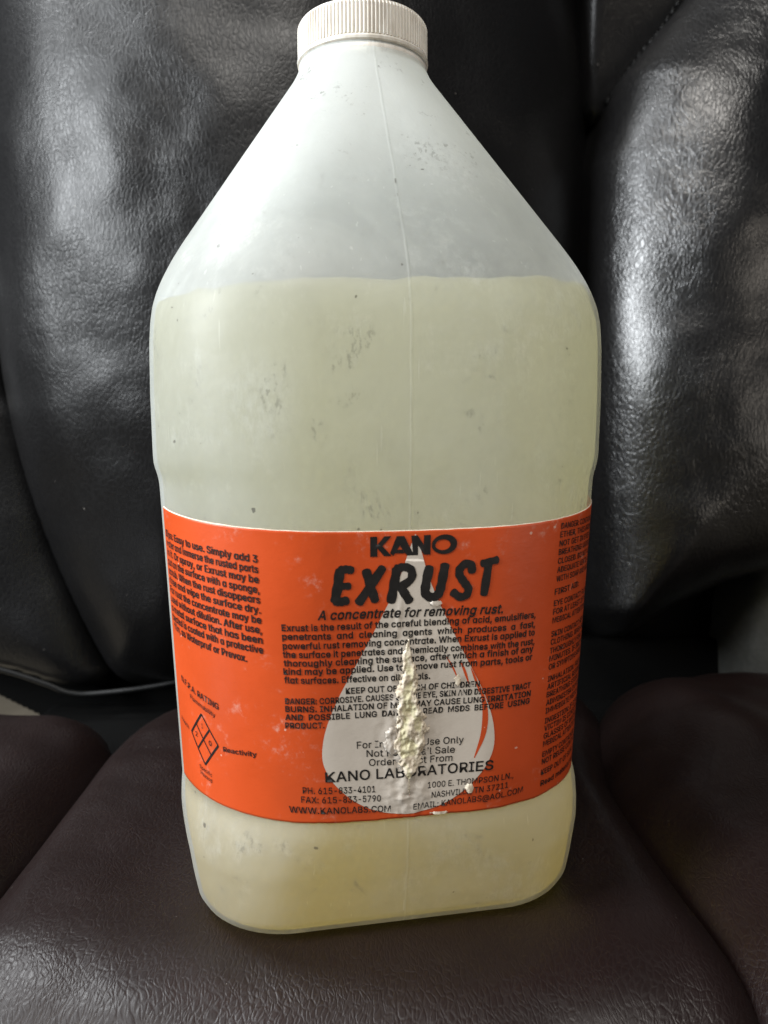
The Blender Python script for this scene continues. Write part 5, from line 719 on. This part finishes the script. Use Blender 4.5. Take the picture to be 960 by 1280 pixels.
# hazard diamond with its four fields
T_, R_, B_, L_ = (-68.4, 71.5), (-61.4, 62.9), (-68.3, 54.9), (-75.2, 63.9)
def bar(p, q_, wd):
    p = np.array(p); q_ = np.array(q_); t = (q_ - p) / np.linalg.norm(q_ - p); n = np.array([-t[1], t[0]]) * wd / 2
    return [tuple(p + n), tuple(q_ + n), tuple(q_ - n), tuple(p - n)]
mid = lambda a, b: ((a[0] + b[0]) / 2, (a[1] + b[1]) / 2)
hz = flat_mesh('hazard_diamond', [bar(T_, R_, .45), bar(R_, B_, .7), bar(B_, L_, .45), bar(L_, T_, .7), bar(mid(T_, R_), mid(L_, B_), .6), bar(mid(T_, L_), mid(R_, B_), .35)], .46, M_ink, 1.5, dz=.006)
lettering('hazard_lettering', [('N.F.P.A. RATING', -80, -60.0, 79.5, 74.7, 2.0, .012, 0), ('Flammability', -74.2, -61.8, 75.2, 71.9, 1.5, .006, 0), ('Reactivity', -59.3, -47.3, 61.6, 62.0, 1.6, .012, 0), ('Health', -83, -77, 65.6, 64.0, 1.4, .006, 0),
  ('Specific', -71.5, -65.2, 53.0, 51.6, 1.3, .004, 0), ('Hazard', -71.2, -65.4, 51.0, 49.6, 1.3, .004, 0),
  ('1', -68.7, -68.1, 66.9, 66.9, 1.6, .006, 0), ('2', -72.6, -71.4, 63.3, 63.3, 1.6, .006, 0), ('0', -65.6, -64.3, 62.2, 62.0, 1.6, .01, 0)])

# torn paper ----------------------------------------------------------
def scab(name, cx, cz, hwx, hwz, amp, seed, step=.22, core=True, edge=.9, mat=None, width=None):
    nx = int(2 * hwx / step); ny = int(2 * hwz / step); vs = []; mk = []; co = []; fs = []
    for j in range(ny + 1):
        for i in range(nx + 1):
            s = cx - hwx + 2 * hwx * i / nx; z = cz - hwz + 2 * hwz * j / ny
            wv = width(z) if width else hwx * .8 * math.sqrt(max(0, 1 - ((z - cz) / hwz) ** 2))
            cxx = cx + (1.1 * noise.noise(Vector((z * .12, seed, 1))) if width else 0)
            r_ = abs(s - cxx) / max(wv, .05)
            m = 1 - r_ + edge * (.45 * noise.noise(Vector((s * .55, z * .4, seed))) + .3 * noise.noise(Vector((s * 1.4, z * 1.1, seed + 4))))
            rough = .5 + .62 * fbm((s * .27, z * .2, seed + 9), 3, 2.0, .42)
            lip = math.exp(-((m - .22) / .22) ** 2)
            if core: hgt = amp * math.sin(min(1, max(0, m) / .45) * math.pi / 2) * (.32 + .12 * lip + .75 * max(0, rough - .1) + .10 * noise.noise(Vector((s * 1.5, z * 1.5, seed))))
            else: hgt = amp * min(1, max(0, m) / .3) * max(.05, rough)
            vs.append(lab(s, z, .44 + max(0, hgt))); mk.append(m)
            co.append(max(0, min(1, (m - .38) / .22)) * max(0, min(1, (.62 - rough) / .2)) if core else 0.0)
    for j in range(ny):
        for i in range(nx):
            a = j * (nx + 1) + i; f = (a, a + 1, a + nx + 2, a + nx + 1)
            if all(mk[k] > 0 for k in f): fs.append(f)
    o = mesh_obj(name, vs, fs, mat or M_torn, label)
    at = o.data.attributes.new('core', 'FLOAT', 'POINT'); at.data.foreach_set('value', co)
    return o
def tw(z): return float(np.interp(z, [46, 54, 57, 62, 67, 71, 75, 80, 86, 90, 94, 98], [.05, .3, 2.4, 4.4, 5.8, 5.6, 4.2, 3.1, 2.9, 1.8, 1.2, .1]))
t = scab('torn_paper', -.4, 72, 9.5, 26.5, 1.25, 3.3, edge=.8, width=tw)
t['label'] = 'ragged cream coloured tear with yellowish bare patch down the middle of the label'
scab('torn_paper', -5.6, 66.5, 3.2, 4.6, .9, 13.1, core=False, mat=M_drop)
scab('torn_paper', 20.6, 49.2, 2.0, 1.7, 1.3, 23.1, core=False)
scab('torn_paper', 15.0, 84.0, 1.2, 2.0, .8, 33.1, core=False)
scab('torn_paper', 7.5, 108.0, 2.6, .9, .7, 43.1, core=False, mat=M_drop)
scab('torn_paper', 10.5, 41.9, 4.2, .7, .6, 53.1, core=False)
